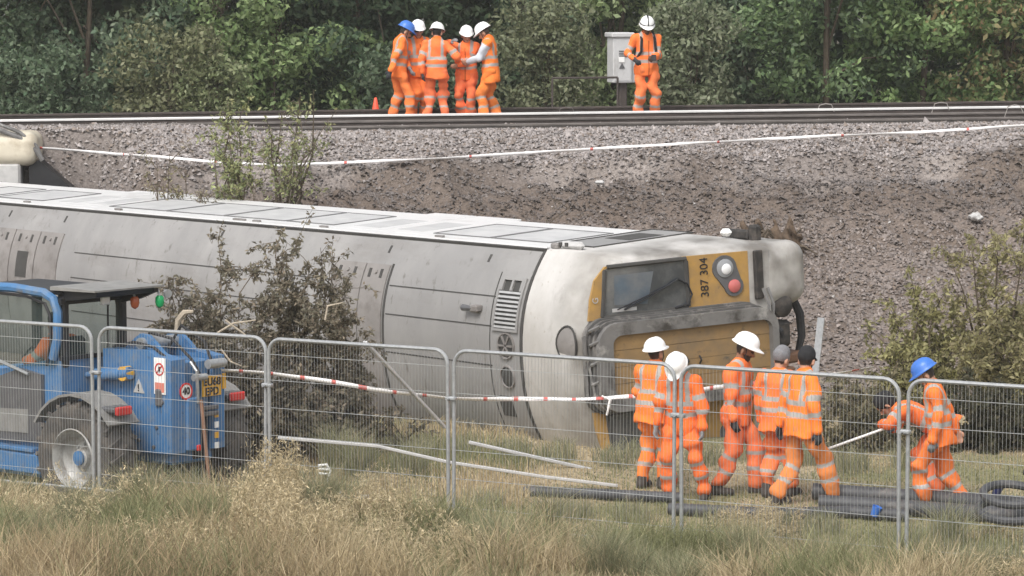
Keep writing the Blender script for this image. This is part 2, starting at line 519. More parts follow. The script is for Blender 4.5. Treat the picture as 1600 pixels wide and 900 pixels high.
def limbs(mb, base, top, bc, r0, seed, nl=7):
    r = np.random.default_rng(seed)
    base = np.array(base, float); top = np.array(top, float)
    mid = (base + top) / 2 + r.normal(0, 0.12, 3)
    pts = [base, base * 0.6 + mid * 0.4, mid, mid * 0.4 + top * 0.6, top]
    mb.tube(pts, [r0, r0 * 0.85, r0 * 0.65, r0 * 0.42, r0 * 0.15], 7)
    for b in bc[r.permutation(len(bc))[:nl]]:
        f = r.uniform(0.15, 0.8); s = base * (1 - f) + top * f
        m = (s + b) / 2 + np.array([0, 0, 0.12]) * np.linalg.norm(b - s)
        mb.tube([s, m, b], [r0 * 0.4, r0 * 0.25, r0 * 0.08], 5)


def tree(name, label, cat, px, Y, h, rx, ry, cols, n, size, seed, base=0.12, group=None, bark='bark', nb=64, r0=0.12, rb=(0.28, 0.5), droop=0.0, aspect=0.5, gz=None, trunkn=8):
    x = (px - 800) / F_PX * Y; z = tz1(x, Y) if gz is None else gz
    t = thing(name, label, cat, (x, Y, z), 0, group)
    c = (0, 0, h * (0.5 + base / 2)); rad = (rx, ry, h * (0.5 - base / 2))
    P, N, bc = crown_points(c, rad, nb, n, seed, rb)
    ok = P[:, 2] > 0.02
    V, F, C = leaves(P[ok], N[ok], size, cols, seed + 1, aspect, droop)
    mb = MB(); limbs(mb, (0, 0, -0.1), (0.1, 0.05, h * 0.8), bc, r0, seed + 2, trunkn)
    mb.build('trunk' if r0 > 0.05 else 'stem', M[bark], t)
    np_mesh('crown' if r0 > 0.05 else 'foliage', V, F, M['leaf'], t, C)
    return t


DK = [(0.052, 0.096, 0.044), (0.083, 0.146, 0.061), (0.127, 0.169, 0.083)]
BG = [(0.077, 0.149, 0.077), (0.141, 0.219, 0.116), (0.256, 0.320, 0.191)]
OL = [(0.154, 0.181, 0.071), (0.236, 0.247, 0.104), (0.310, 0.310, 0.165), (0.104, 0.128, 0.057)]
GR = [(0.119, 0.231, 0.060), (0.196, 0.324, 0.084), (0.278, 0.394, 0.126)]
PA = [(0.266, 0.355, 0.133), (0.345, 0.410, 0.177), (0.168, 0.244, 0.089)]
GG = [(0.175, 0.227, 0.112), (0.247, 0.289, 0.154), (0.124, 0.165, 0.071), (0.310, 0.319, 0.206)]
RD = [(0.131, 0.250, 0.071), (0.191, 0.311, 0.095), (0.383, 0.240, 0.107)]
TG = 'trees along the far side of the railway'
TR = [
    ('dark green tree at the far left edge behind the railway', 20, 70, 6.4, 2.3, 1.5, DK, 14850, 0.15, 0.0),
    ('blue green leafy tree second from left behind the railway', 130, 69, 6.2, 2.2, 1.4, BG, 16200, 0.15, 0.0),
    ('tall dull green tree behind the olive bush left of centre', 250, 71, 6.6, 2.2, 1.5, BG + OL, 14850, 0.15, 0.0),
    ('dark tree between the olive bush and the bright green tree', 345, 70.5, 6.2, 1.7, 1.3, DK, 12150, 0.15, 0.0),
    ('bright green tree left of the group of five workers', 425, 69, 6.6, 2.1, 1.4, GR + PA, 16200, 0.14, 0.0),
    ('dark ivy covered tree right behind the worker in blue helmet', 560, 69.5, 6.5, 2.1, 1.4, DK + BG[:1], 16200, 0.16, 0.0),
    ('dark dense tree behind the group of five workers', 690, 70.5, 6.4, 2.3, 1.4, DK, 16200, 0.16, 0.0),
    ('dull green tree rising behind the handrail shrub', 820, 71, 6.4, 2.0, 1.4, BG, 12150, 0.15, 0.0),
    ('pale green tree above the grey equipment cabinet', 950, 69.8, 6.4, 1.5, 1.2, PA, 10800, 0.16, 0.0),
    ('dark tree right of the lone worker behind grey green shrub', 1130, 71.5, 6.6, 2.2, 1.4, DK + BG, 14850, 0.15, 0.0),
    ('mid green ivy tree right of the lone worker', 1290, 69, 6.5, 2.1, 1.4, GR + BG, 17550, 0.14, 0.0),
    ('bushy green tree second from the right edge behind the railway', 1440, 69.5, 6.5, 2.0, 1.4, GR + PA[:1], 16200, 0.15, 0.0),
    ('green tree with reddish leaves at the right edge behind railway', 1570, 69.5, 6.5, 1.9, 1.4, RD, 14850, 0.15, 0.0),
]
for k, (lb, px, Y, h, rx, ry, cols, n, s, b) in enumerate(TR):
    tree('tree', lb, 'tree', px, Y, h, rx, ry, cols, n, s, 100 + 7 * k, b, TG, r0=0.08, rb=(0.26, 0.46))
BUSH = [
    ('low olive bush with yellow tints at the trackside, left of the bright green tree', 265, 67.0, 1.9, 1.3, 0.7, OL, 5000, 0.12),
    ('rounded olive green shrub behind the handrail', 850, 67.2, 2.4, 1.15, 0.8, GG + OL, 6500, 0.12),
    ('grey green feathery shrub right behind the lone worker', 1075, 67.2, 2.3, 1.0, 0.7, GG, 6000, 0.12),
    ('small yellowing bush between the olive bush and the slender saplings', 335, 66.8, 1.3, 0.7, 0.6, OL + PA, 2500, 0.11),
    ('low dark green undergrowth bush at far left trackside', 60, 67.0, 1.5, 1.4, 0.7, BG + DK, 4500, 0.13),
    ('low dark undergrowth bush right of the orange cone', 660, 67.4, 1.5, 1.6, 0.7, DK + BG, 4500, 0.13),
]
for k, (lb, px, Y, h, rx, ry, cols, n, s) in enumerate(BUSH):
    tree('bush', lb, 'bush', px, Y, h, rx, ry, cols, n, s, 300 + 9 * k, 0.0, 'bushes beside the railway', r0=0.03, rb=(0.3, 0.6))
# the unbroken wood behind the front row of trees
r_ = np.random.default_rng(5); n = 40000
P = np.stack([r_.uniform(-32, 32, n), r_.uniform(72.5, 77, n), 2.6 + 6.2 * r_.random(n) ** 0.8], 1)
V, F, C = leaves(P, np.tile(np.array([[0, -1, 0.3]]), (n, 1)), 0.42, DK, 6, 0.7)
wo = np_mesh('wood_behind', V, F, M['leaf'], None, C); tag(wo, 'dark mass of woodland behind the trackside trees', 'wood', kind='stuff')

# thin summer air
hv = bpy.data.materials.new('haze_air'); hv.use_nodes = True; hn_ = hv.node_tree
for nd in list(hn_.nodes):
    if nd.type == 'BSDF_PRINCIPLED': hn_.nodes.remove(nd)
pv = hn_.nodes.new('ShaderNodeVolumePrincipled'); pv.inputs['Color'].default_value = (0.93, 0.95, 0.97, 1); pv.inputs['Density'].default_value = 0.0004
hn_.links.new(pv.outputs[0], hn_.nodes['Material Output'].inputs['Volume'])
mb = MB(); mb.box((0, 0, 5.0), (1400, 2300, 12.4)); hz = mb.build('haze', hv, None, sm=False); tag(hz, 'thin pale haze in the air over the whole site', 'haze', kind='stuff')

# ------------------------------------------------------------------ surface nets: smooth meshes from distance fields
def surfnets(Fd, org, h):
    nx, ny, nz = Fd.shape
    ins = Fd < 0
    cnt = np.zeros((nx - 1, ny - 1, nz - 1)); acc = np.zeros((nx - 1, ny - 1, nz - 1, 3))
    corners = [(i, j, k) for i in (0, 1) for j in (0, 1) for k in (0, 1)]
    def sub(A, c): return A[c[0]:nx - 1 + c[0], c[1]:ny - 1 + c[1], c[2]:nz - 1 + c[2]]
    for c in corners:
        for ax in range(3):
            if c[ax]: continue
            d = list(c); d[ax] = 1
            a = sub(Fd, c); b = sub(Fd, tuple(d))
            m = (a < 0) != (b < 0)
            t = np.where(m, a / np.where(m, a - b, 1), 0)
            cnt += m
            for x in range(3):
                acc[..., x] += np.where(m, c[x] + (t if x == ax else 0), 0)
    act = cnt > 0
    idx = -np.ones(act.shape, np.int64); idx[act] = np.arange(act.sum())
    ijk = np.argwhere(act)
    V = (ijk + acc[act] / cnt[act][:, None]) * h + np.array(org)
    Fs = []
    for ax in range(3):
        u, v = [(1, 2), (2, 0), (0, 1)][ax]
        sl0 = [slice(1, -1)] * 3; sl0[ax] = slice(0, -1); sl1 = list(sl0); sl1[ax] = slice(1, None)
        a = ins[tuple(sl0)]; b = ins[tuple(sl1)]
        e = np.argwhere(a != b)
        if not len(e): continue
        fl = a[tuple(e.T)]
        e = e.copy(); e[:, u] += 1; e[:, v] += 1
        q = []
        for du, dv in ((-1, -1), (0, -1), (0, 0), (-1, 0)):
            g = e.copy(); g[:, u] += du; g[:, v] += dv
            g[:, ax] = np.clip(g[:, ax], 0, act.shape[ax] - 1)
            q.append(idx[tuple(g.T)])
        q = np.stack(q, 1); q[~fl] = q[~fl][:, ::-1]
        Fs.append(q)
    return V, np.concatenate(Fs)


# ------------------------------------------------------------------ overturned carriage
M['roofgrey'] = mat('carriage_roof_grey', (0.245, 0.24, 0.236), 0.5, 0.0, var=0.06, scale=1.2, dirt=[((0.34, 0.33, 0.32), 0.42, 0.85, 1.1, (1, 0.3, 1)), ((0.175, 0.162, 0.15), 0.54, 0.85, 1.6, (0.35, 1, 1)), ((0.15, 0.14, 0.13), 0.60, 0.72, 9, (1, 0.25, 1))], stretch=(1, 1, 1), bump=0.35, bscale=1.6)
M['hatchgrey'] = mat('roof_hatch_grey', (0.235, 0.22, 0.21), 0.6, var=0.15, scale=2, dirt=[((0.14, 0.125, 0.115), 0.5, 0.75, 3, (1, 1, 1))])
M['sidewhite'] = mat('carriage_side_white', (0.62, 0.615, 0.61), 0.4, var=0.06, scale=2, dirt=[((0.40, 0.385, 0.37), 0.55, 0.8, 2.5, (0.25, 1, 1))])
def nose_darken(m):
    # patchy darkening that increases towards the nose of the cab
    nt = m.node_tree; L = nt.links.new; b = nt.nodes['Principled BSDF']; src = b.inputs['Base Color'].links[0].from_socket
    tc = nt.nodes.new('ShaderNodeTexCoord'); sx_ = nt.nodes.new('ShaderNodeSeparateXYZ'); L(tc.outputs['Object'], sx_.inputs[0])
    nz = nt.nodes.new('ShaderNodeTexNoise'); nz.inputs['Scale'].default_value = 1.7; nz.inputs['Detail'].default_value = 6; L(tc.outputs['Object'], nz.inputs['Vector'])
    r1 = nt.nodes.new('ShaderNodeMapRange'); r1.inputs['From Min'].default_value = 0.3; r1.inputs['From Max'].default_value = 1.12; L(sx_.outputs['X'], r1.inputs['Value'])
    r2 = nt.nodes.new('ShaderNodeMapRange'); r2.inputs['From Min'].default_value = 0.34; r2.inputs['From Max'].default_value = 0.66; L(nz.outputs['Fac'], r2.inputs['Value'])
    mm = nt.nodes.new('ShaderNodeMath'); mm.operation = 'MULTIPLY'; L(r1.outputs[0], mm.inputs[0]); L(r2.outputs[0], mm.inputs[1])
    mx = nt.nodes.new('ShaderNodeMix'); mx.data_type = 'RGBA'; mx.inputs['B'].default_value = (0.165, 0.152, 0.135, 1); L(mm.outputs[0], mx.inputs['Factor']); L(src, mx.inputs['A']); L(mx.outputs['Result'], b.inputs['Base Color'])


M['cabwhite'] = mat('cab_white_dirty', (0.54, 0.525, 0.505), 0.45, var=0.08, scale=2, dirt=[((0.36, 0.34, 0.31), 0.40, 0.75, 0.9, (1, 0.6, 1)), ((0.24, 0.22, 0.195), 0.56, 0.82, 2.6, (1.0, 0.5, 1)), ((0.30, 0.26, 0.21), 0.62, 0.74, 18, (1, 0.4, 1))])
nose_darken(M['cabwhite'])
M['yellow'] = mat('warning_yellow_dirty', (0.40, 0.235, 0.065), 0.6, var=0.15, scale=3, dirt=[((0.26, 0.17, 0.08), 0.38, 0.72, 4, (1, 1, 1)), ((0.07, 0.055, 0.04), 0.62, 0.78, 6, (1, 1, 1))])
M['dooryel'] = mat('gangway_door_yellow', (0.245, 0.155, 0.065), 0.65, var=0.15, scale=2, dirt=[((0.15, 0.11, 0.07), 0.40, 0.75, 2.5, (1, 1, 1)), ((0.07, 0.06, 0.05), 0.58, 0.75, 7, (1, 1, 1))])
M['gangway'] = mat('gangway_grey_rubber', (0.10, 0.096, 0.092), 0.7, var=0.25, scale=4, dirt=[((0.30, 0.28, 0.26), 0.52, 0.72, 5, (1, 0.4, 1))])
M['underdark'] = mat('underframe_dark', (0.035, 0.032, 0.03), 0.8, var=0.35, scale=6, dirt=[((0.12, 0.10, 0.085), 0.5, 0.75, 5, (1, 1, 1))])
M['dglass'] = mat('dusty_sky_window', (0.42, 0.42, 0.42), 0.5, var=0.10, scale=2, dirt=[((0.54, 0.535, 0.53), 0.4, 0.7, 3, (0.5, 1, 1))], spec=0.3)  # dusty glass, its pale grey standing in for reflected white sky
M['wseal'] = mat('grey_window_seal', (0.16, 0.16, 0.16), 0.7, var=0.15)
M['wscreen'] = mat('windscreen_glass', (0.04, 0.046, 0.054), 0.15, var=0.2, scale=2, spec=0.7, dirt=[((0.17, 0.172, 0.172), 0.42, 0.75, 1.6, (1, 1, 1))])  # dust patches lightened to stand in for a grey reflection
M['seam'] = mat('dark_gasket', (0.055, 0.053, 0.05), 0.8, var=0.2)
M['lamp'] = mat('lamp_glass', (0.75, 0.76, 0.78), 0.15, var=0.05, spec=0.8)
M['hglass'] = mat('headlight_glass', (0.26, 0.27, 0.285), 0.12, var=0.15, spec=0.8)
M['tail'] = mat('tail_lamp_red', (0.50, 0.13, 0.12), 0.2, var=0.1, spec=0.7)
M['lampdark'] = mat('lamp_housing', (0.10, 0.10, 0.105), 0.35, var=0.2)

train = thing('train_carriage', 'grey roofed train carriage lying on its side with yellow cab front', 'train')
train.matrix_world = Matrix(((TR_A[0], TR_S[0], TR_U[0], TR_O[0]), (TR_A[1], TR_S[1], TR_U[1], TR_O[1]), (TR_A[2], TR_S[2], TR_U[2], TR_O[2]), (0, 0, 0, 1)))
HW = 1.38


def roofu(s, e=0.0): return 0.5 * (1 - abs(min(max(s / HW, -1), 1)) ** 2.4)


def roofp(L, s, off=0.0):
    u = roofu(s); ds = 1e-3
    tu = (roofu(min(s + ds, HW)) - roofu(max(s - ds, -HW))) / (2 * ds)
    nrm = np.array([-tu, 1.0]); nrm /= np.linalg.norm(nrm)
    return (L, s + nrm[0] * off, u + nrm[1] * off)


def roof_patch(mb, L0, L1, s0, s1, off, thick=0.03, nL=1, nS=8):
    g = [[roofp(L0 + (L1 - L0) * i / nL, s0 + (s1 - s0) * j / nS, off) for j in range(nS + 1)] for i in range(nL + 1)]
    b = [[roofp(L0 + (L1 - L0) * i / nL, s0 + (s1 - s0) * j / nS, off - thick) for j in range(nS + 1)] for i in range(nL + 1)]
    V = [p for r in g for p in r] + [p for r in b for p in r]
    w = nS + 1; o = (nL + 1) * w; Fc = []
    for i in range(nL):
        for j in range(nS):
            Fc.append([i * w + j, (i + 1) * w + j, (i + 1) * w + j + 1, i * w + j + 1])
            Fc.append([o + i * w + j, o + i * w + j + 1, o + (i + 1) * w + j + 1, o + (i + 1) * w + j])
    rim = [(0, j) for j in range(w)] + [(i, nS) for i in range(1, nL + 1)] + [(nL, j) for j in range(nS - 1, -1, -1)] + [(i, 0) for i in range(nL - 1, 0, -1)]
    for k in range(len(rim)):
        a = rim[k]; c = rim[(k + 1) % len(rim)]
        Fc.append([a[0] * w + a[1], c[0] * w + c[1], o + c[0] * w + c[1], o + a[0] * w + a[1]])
    return mb.add(V, Fc)


ROOFS = [HW * math.sin(math.pi / 2 * (k / 14)) for k in range(14, -15, -1)]
SEC = [(s, roofu(s)) for s in ROOFS] + [(-HW, u) for u in (-0.5, -1.0, -1.5, -2.0)] + [(-1.33, -2.3)] + [(1.33, -2.3)] + [(HW, u) for u in (-2.0, -1.5, -1.0, -0.5)]
NSEC = len(SEC); NR = len(ROOFS)
LB = -17.5
# roof skin, sides and floor of the passenger part
V = [(L, s, u) for L in (LB, -9, -4, 0) for s, u in SEC[:NR]]
mb = MB(); mb.add(V, [[i * NR + k, i * NR + k + 1, (i + 1) * NR + k + 1, (i + 1) * NR + k] for i in range(3) for k in range(NR - 1)])
rf = mb.build('roof', M['roofgrey'], train)
for o_, nm in ((1, 'side_wall'), (-1, 'side_wall')):
    mb = MB(); pts = [(HW, -0.004), (HW, -2.0), (1.33, -2.3)]
    mb.prism([(s, u) for s, u in pts] + [(s - 0.06, u) for s, u in pts[::-1]], LB, 0.0, lambda s, u, L, o_=o_: (L, s * o_, u))
    sw = mb.build(nm, M['sidewhite'], train, sm=False)
    if o_ == 1: side = sw
mb = MB(); mb.box((LB / 2, 0, -2.27), (-LB, 2.6, 0.05)); mb.build('floor_pan', M['underdark'], train)
mb = MB(); mb.box((LB + 0.02, 0, -1.05), (0.05, 2.7, 2.4)); mb.build('end_wall', M['roofgrey'], train)
mb = MB()
for L in (-4.0, -8.5, -13): mb.box((L, 0, -2.6), (2.2, 1.9, 0.6), 0.05)
mb.build('underframe_box', M['underdark'], train)
# dark gutter between roof and side
mb = MB(); mb.prism([(HW + 0.006, 0.03), (HW + 0.014, -0.01), (HW + 0.006, -0.035), (HW - 0.04, -0.03), (HW - 0.05, 0.02)], LB, 0.0, lambda s, u, L: (L, s, u))
mb.build('gutter', M['seam'], train, sm=False)
# cantrail rib just above the gutter
mb = MB(); mb.prism([(HW + 0.004, -0.04), (HW + 0.022, -0.05), (HW + 0.022, -0.10), (HW + 0.004, -0.11)], LB, -0.05, lambda s, u, L: (L, s, u)); mb.build('cantrail', M['sidewhite'], train, sm=False)


def side_panel(name, L0, L1, u0, u1, m, off=0.0, th=0.02, parent=None, frame=None, shear=0.0):
    mb = MB(); mb.prism([(L0, u0), (L1, u0), (L1, u1), (L0, u1)], HW + off - th, HW + off, lambda L, u, s: (L, s, u)); o = mb.build(name, m, parent or train, sm=False)
    if frame:
        mb = MB(); w = 0.03
        for a, b, c, d in ((L0 - w, L1 + w, u0, u0 + w), (L0 - w, L1 + w, u1 - w, u1), (L0 - w, L0, u0, u1), (L1, L1 + w, u0, u1)):
            mb.prism([(a, c), (b, c), (b, d), (a, d)], HW - 0.01, HW + 0.012 + (0.002 if a == L0 - w and b == L0 else 0), lambda L, u, s: (L, s, u))
        mb.build('frame', frame, o, sm=False)
    return o


for L0, L1 in ((-16.0, -14.9), (-14.6, -13.2), (-11.15, -9.65), (-9.55, -8.1), (-8.0, -6.5), (-6.4, -5.3), (-2.95, -1.8), (-1.7, -0.55)):
    side_panel('window', L0, L1, -0.5, -1.55, M['dglass'], 0.006, frame=M['wseal'])
for L0, L1 in ((-13.0, -12.15), (-12.1, -11.3), (-5.1, -4.15), (-4.1, -3.15)):
    d = side_panel('door', L0, L1, -0.35, -2.15, M['sidewhite'], 0.004)
    side_panel('door_window', L0 + 0.2, L1 - 0.15, -0.55, -1.4, M['dglass'], 0.008, parent=d)
d = side_panel('cab_door', -0.35, 0.4, -0.45, -2.1, M['roofgrey'], 0.004, frame=M['seam'])
side_panel('door_window', -0.2, 0.28, -1.15, -1.75, M['seam'], 0.009, parent=d)
for L in (-13.3, -10.6, -7.4, -6.9, -5.25, -2.6): side_panel('latch', L, L + (0.28 if L in (-7.4,) else 0.16), -0.2, -0.25, M['hatchgrey'], 0.03, 0.03)
for L, s in ((-13.18, 1.27), (-11.51, 1.26), (-3.17, 1.25), (-1.02, 1.25), (-7.2, 1.26)):
    mb = MB(); roof_patch(mb, L - 0.02, L + 0.02, s - 0.07, s + 0.02, 0.006); mb.build('drain_slot', M['seam'], rf, sm=False)
# seams along and around the roof
for s, L0, L1 in ((0.78, -10.9, -4.25), (0.78, -2.9, -0.62), (0.41, -2.9, -0.62), (0.41, -10.9, -4.25), (-0.1, -10.9, -4.25), (-0.1, -2.9, -0.62), (0.78, LB, -13.5)):
    mb = MB(); roof_patch(mb, L0, L1, s - 0.006, s + 0.008, 0.005, nS=1); mb.build('seam_strip', M['seam'], rf, sm=False)
mb = MB(); roof_patch(mb, -0.03, 0.015, -1.36, 1.37, 0.012, nS=26); mb.build('seam_strip', M['seam'], rf)
mb = MB(); roof_patch(mb, -0.66, -0.645, -1.2, 1.08, 0.005, nS=20); mb.build('seam_strip', M['seam'], rf)
mb = MB(); roof_patch(mb, -2.97, -2.93, -1.2, 1.05, 0.007, nS=20); mb.build('seam_strip', M['seam'], rf)
# roof hatches with cut slots
for L0, divs in ((-4.25, (-3.52,)), (-13.5, (-12.75, -12.0))):
    edges = [L0] + list(divs) + ([-2.98] if L0 > -5 else [-11.32])
    for a, b in zip(edges[:-1], edges[1:]):
        mb = MB(); roof_patch(mb, a + 0.015, b - 0.015, -1.15, 1.03, 0.018, nS=20); h = mb.build('roof_hatch', M['hatchgrey'], rf)
        for f in (0.25, 0.72):
            L = a + (b - a) * f
            mb = MB(); roof_patch(mb, L - 0.03, L + 0.025, 0.86, 0.97, 0.024, nS=2); mb.build('slot', M['seam'], h, sm=False)
        mb = MB(); mb.lathe([(0.03, 0), (0.026, 0.02)], roofp(a + (b - a) * 0.5, 0.93, 0.018), (0, 0.5, 1), 10); mb.build('bolt', M['hatchgrey'], h)
mb = MB(); roof_patch(mb, -12.52, -12.2, 0.33, 0.72, 0.024, nS=4); mb.build('access_plate', M['seam'], rf)
# louvred grille, fan and lower vent
mb = MB(); roof_patch(mb, -0.6, -0.04, -0.95, 1.05, 0.010, nS=20); mb.build('vent_panel', M['roofgrey'], rf)
mb = MB(); roof_patch(mb, -0.56, -0.09, 0.38, 1.0, 0.014, nS=8); gr = mb.build('grille', M['seam'], rf)
for k in range(11):
    s = 0.40 + 0.053 * k
    if k >= 9: continue
    mb = MB(); roof_patch(mb, -0.55, -0.10, s, s + 0.026, 0.034, 0.02, nS=1); mb.build('louvre', M['alu'], gr, sm=False)
for a, b, c, d in ((-0.58, -0.545, 0.36, 1.02), (-0.105, -0.07, 0.36, 1.02), (-0.545, -0.105, 0.985, 1.02), (-0.545, -0.105, 0.36, 0.392), (-0.345, -0.305, 0.86, 0.985), (-0.545, -0.5, 0.86, 0.985), (-0.15, -0.105, 0.86, 0.985)):
    mb = MB(); roof_patch(mb, a, b, c, d, 0.04, 0.03, nS=4); mb.build('grille_frame', M['roofgrey'], gr, sm=False)


def roof_disc(L, s, r, h, m, name, parent, ring=None):
    p = np.array(roofp(L, s, 0.0)); q = np.array(roofp(L, s, 1.0)) - p
    mb = MB(); mb.lathe([(r, -0.03), (r, h), (r * 0.9, h + 0.008)], p, q, 24); o = mb.build(name, m, parent)
    if ring:
        mb = MB(); mb.lathe([(r, 0), (r * 1.02, h + 0.02), (r * 1.14, h + 0.02), (r * 1.16, -0.02)], p, q, 24, cap=False); mb.build('rim', ring, o)
    return o, p, q


fan, p, q = roof_disc(-0.30, 0.18, 0.15, 0.016, M['seam'], 'fan_vent', rf, M['hatchgrey'])
q = q / np.linalg.norm(q)
for k in range(6):
    a = k * math.pi / 3; t1 = np.array([1, 0, 0]); t2 = np.cross(q, t1)
    dd = t1 * math.cos(a) + t2 * math.sin(a)
    mb = MB(); mb.tube([p + q * 0.03 + dd * 0.02, p + q * 0.032 + dd * 0.14], [0.012, 0.02], 4); mb.build('blade', M['hatchgrey'], fan)
roof_disc(-0.30, -0.22, 0.13, 0.014, M['seam'], 'vent', rf, M['hatchgrey'])
mb = MB(); roof_patch(mb, -0.55, -0.30, -0.75, -0.48, 0.02, nS=4); mb.build('vent', M['seam'], rf)
# horn
mb = MB(); p = np.array(roofp(-0.9, 0.62, 0.0)); mb.box(p + np.array([-0.02, 0, 0.05]), (0.14, 0.09, 0.12), 0.015); hn = mb.build('horn', M['hatchgrey'], rf)
mb = MB(); mb.tube([p + np.array([-0.05, 0, 0.08]), p + np.array([-0.25, 0.0, 0.09])], [0.03, 0.045], 10); mb.build('horn_trumpet', M['lampdark'], hn)

# cab shell
FR0 = 1.13


def lface(u): return FR0 + 0.262 * (0.45 - u)


TT = [(0.0, 0.0), (0.3, 0.002), (0.55, 0.010), (0.72, 0.024), (0.84, 0.045), (0.92, 0.07), (0.965, 0.095), (0.99, 0.125), (1.0, 0.16)]
V = []
for t, e in TT:
    for s, u in SEC:
        ss = s * (1 - e / 1.38); uu = (u + 1.0) * (1 - e / 1.3) - 1.0
        V.append((t * lface(uu) + 0.004, ss, uu))
mb = MB(); n_ = NSEC
Fc = [[i * n_ + k, i * n_ + (k + 1) % n_, (i + 1) * n_ + (k + 1) % n_, (i + 1) * n_ + k] for i in range(len(TT) - 1) for k in range(n_)]
Fc.append([(len(TT) - 1) * n_ + k for k in range(n_)])
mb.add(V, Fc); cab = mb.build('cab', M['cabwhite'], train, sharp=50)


def fp(u, s, off): return (lface(u) + off, s, u)


def face_panel(name, poly, m, off=0.014, parent=None, th=0.03):
    mb = MB(); mb.prism(poly, off - th, off, lambda s, u, w: fp(u, s, w)); return mb.build(name, m, parent or cab, sm=False)


def rrect(s0, s1, u0, u1, r, n=5):
    pts = []
    for (cs, cu, a0) in ((s1 - r, u1 - r, 0), (s0 + r, u1 - r, 90), (s0 + r, u0 + r, 180), (s1 - r, u0 + r, 270)):
        for k in range(n + 1):
            a = R(a0 + 90 * k / n); pts.append((cs + r * math.cos(a), cu + r * math.sin(a)))
    return pts


for sg in (1, -1):
    poly = [(1.245, -1.86), (1.262, -0.95), (1.24, 0.09), (1.08, 0.24), (0.84, 0.31), (0.58, 0.345), (0.56, -1.86)]
    yp = face_panel('front_panel', [(s * sg, u) for s, u in poly], M['yellow'], 0.010)
    ws = face_panel('windscreen', [(s * sg, u) for s, u in [(1.262, -0.95), (1.255, -0.02), (1.19, 0.13), (0.60, 0.18), (0.59, -0.94), (0.67, -1.04), (1.20, -1.03)]], M['wscreen'], 0.018, yp)
    for (a, b) in (((1.235, -1.0), (1.235, 0.07)), ((0.61, -1.0), (0.61, 0.16)), ((0.63, -1.01), (1.22, -0.99)), ((0.62, 0.165), (1.20, 0.10))):
        mb = MB(); mb.tube([fp(a[1], a[0] * sg, 0.02), fp(b[1], b[0] * sg, 0.02)], 0.028, 6); mb.build('windscreen_seal', M['seam'], yp)
    if sg == 1:
        # blind seen behind the dusty glass
        face_panel('sun_blind', [(1.12, -0.55), (1.12, -0.02), (0.75, 0.0), (0.72, -0.45)], mat('blind_blue_grey', (0.075, 0.10, 0.125), 0.5, var=0.3, scale=3, dirt=[((0.15, 0.155, 0.16), 0.4, 0.7, 3, (1, 1, 1))]), 0.0195, yp, 0.001)
        face_panel('sticker', [(0.70, -0.30), (0.705, 0.03), (0.66, 0.03), (0.655, -0.30)], M['alu'], 0.0205, yp, 0.001)
        mb = MB(); mb.tube([fp(-0.12, 0.68, 0.04), fp(-0.5, 0.82, 0.055), fp(-0.86, 0.99, 0.05)], 0.013, 6); mb.tube([fp(-0.02, 0.69, 0.05), fp(-0.75, 0.93, 0.06)], 0.009, 6)
        mb.tube([fp(-0.86, 0.99, 0.05), fp(-0.98, 0.92, 0.05), fp(-1.04, 0.78, 0.05), fp(-0.98, 0.66, 0.05), fp(-0.8, 0.63, 0.05)], 0.013, 6)
        mb.build('wiper', M['black'], yp)
    # head and tail lamps in one figure-of-eight housing
    mb = MB(); c1 = (1.06, -1.52); c2 = (0.82, -1.64); pts = []
    d_ = math.atan2(c2[1] - c1[1], c2[0] - c1[0])
    for k in range(13):
        a = d_ + R(65) + k / 12 * R(230); pts.append((c1[0] + 0.165 * math.cos(a), c1[1] + 0.165 * math.sin(a)))
    for k in range(11):
        a = d_ - R(105) + k / 10 * R(210); pts.append((c2[0] + 0.13 * math.cos(a), c2[1] + 0.13 * math.sin(a)))
    mb.prism([(s * sg, u) for s, u in pts], 0.0, 0.03, lambda s, u, w: fp(u, s, w)); lh = mb.build('lamp_housing', M['lampdark'], yp, sm=False)
    for c, r, m_, nm in ((c1, 0.118, M['hglass'], 'headlight'), (c2, 0.085, M['tail'], 'tail_light')):
        mb = MB(); mb.lathe([(r, 0), (r, 0.014), (r * 0.6, 0.03), (r * 0.1, 0.036)], fp(c[1], c[0] * sg, 0.028), (1, 0, 0.262), 20); o = mb.build(nm, m_, lh)
    if sg == 1:
        mb = MB(); mb.lathe([(0.07, 0.0), (0.05, 0.012), (0.01, 0.016)], fp(-1.52, 1.05, 0.06), (1, 0, 0.262), 16); mb.build('headlight_glint', M['lamp'], lh)  # pale disc painting the bright reflection on the headlight
# running number, reading bottom to top on the lying front
tm = Matrix.Translation(Vector(fp(-1.245, 0.97, 0.018))) @ Matrix(((0, lface(1) - lface(0), 1, 0), (1, 0, 0, 0), (0, 1, 0, 0), (0, 0, 0, 1)))
text_obj('387 304', 0.155, 'number', M['black'], cab, tm)
tm = Matrix.Translation(Vector(fp(0.245, 0.83, 0.02))) @ Matrix(((0, lface(1) - lface(0), 1, 0), (1, 0, 0, 0), (0, 1, 0, 0), (0, 0, 0, 1)))
text_obj('G', 0.11, 'letter', M['alu'], cab, tm)
# gangway: ridged bellows, outer frame and door
GU0, GU1, GS = -1.95, 0.40, 0.53


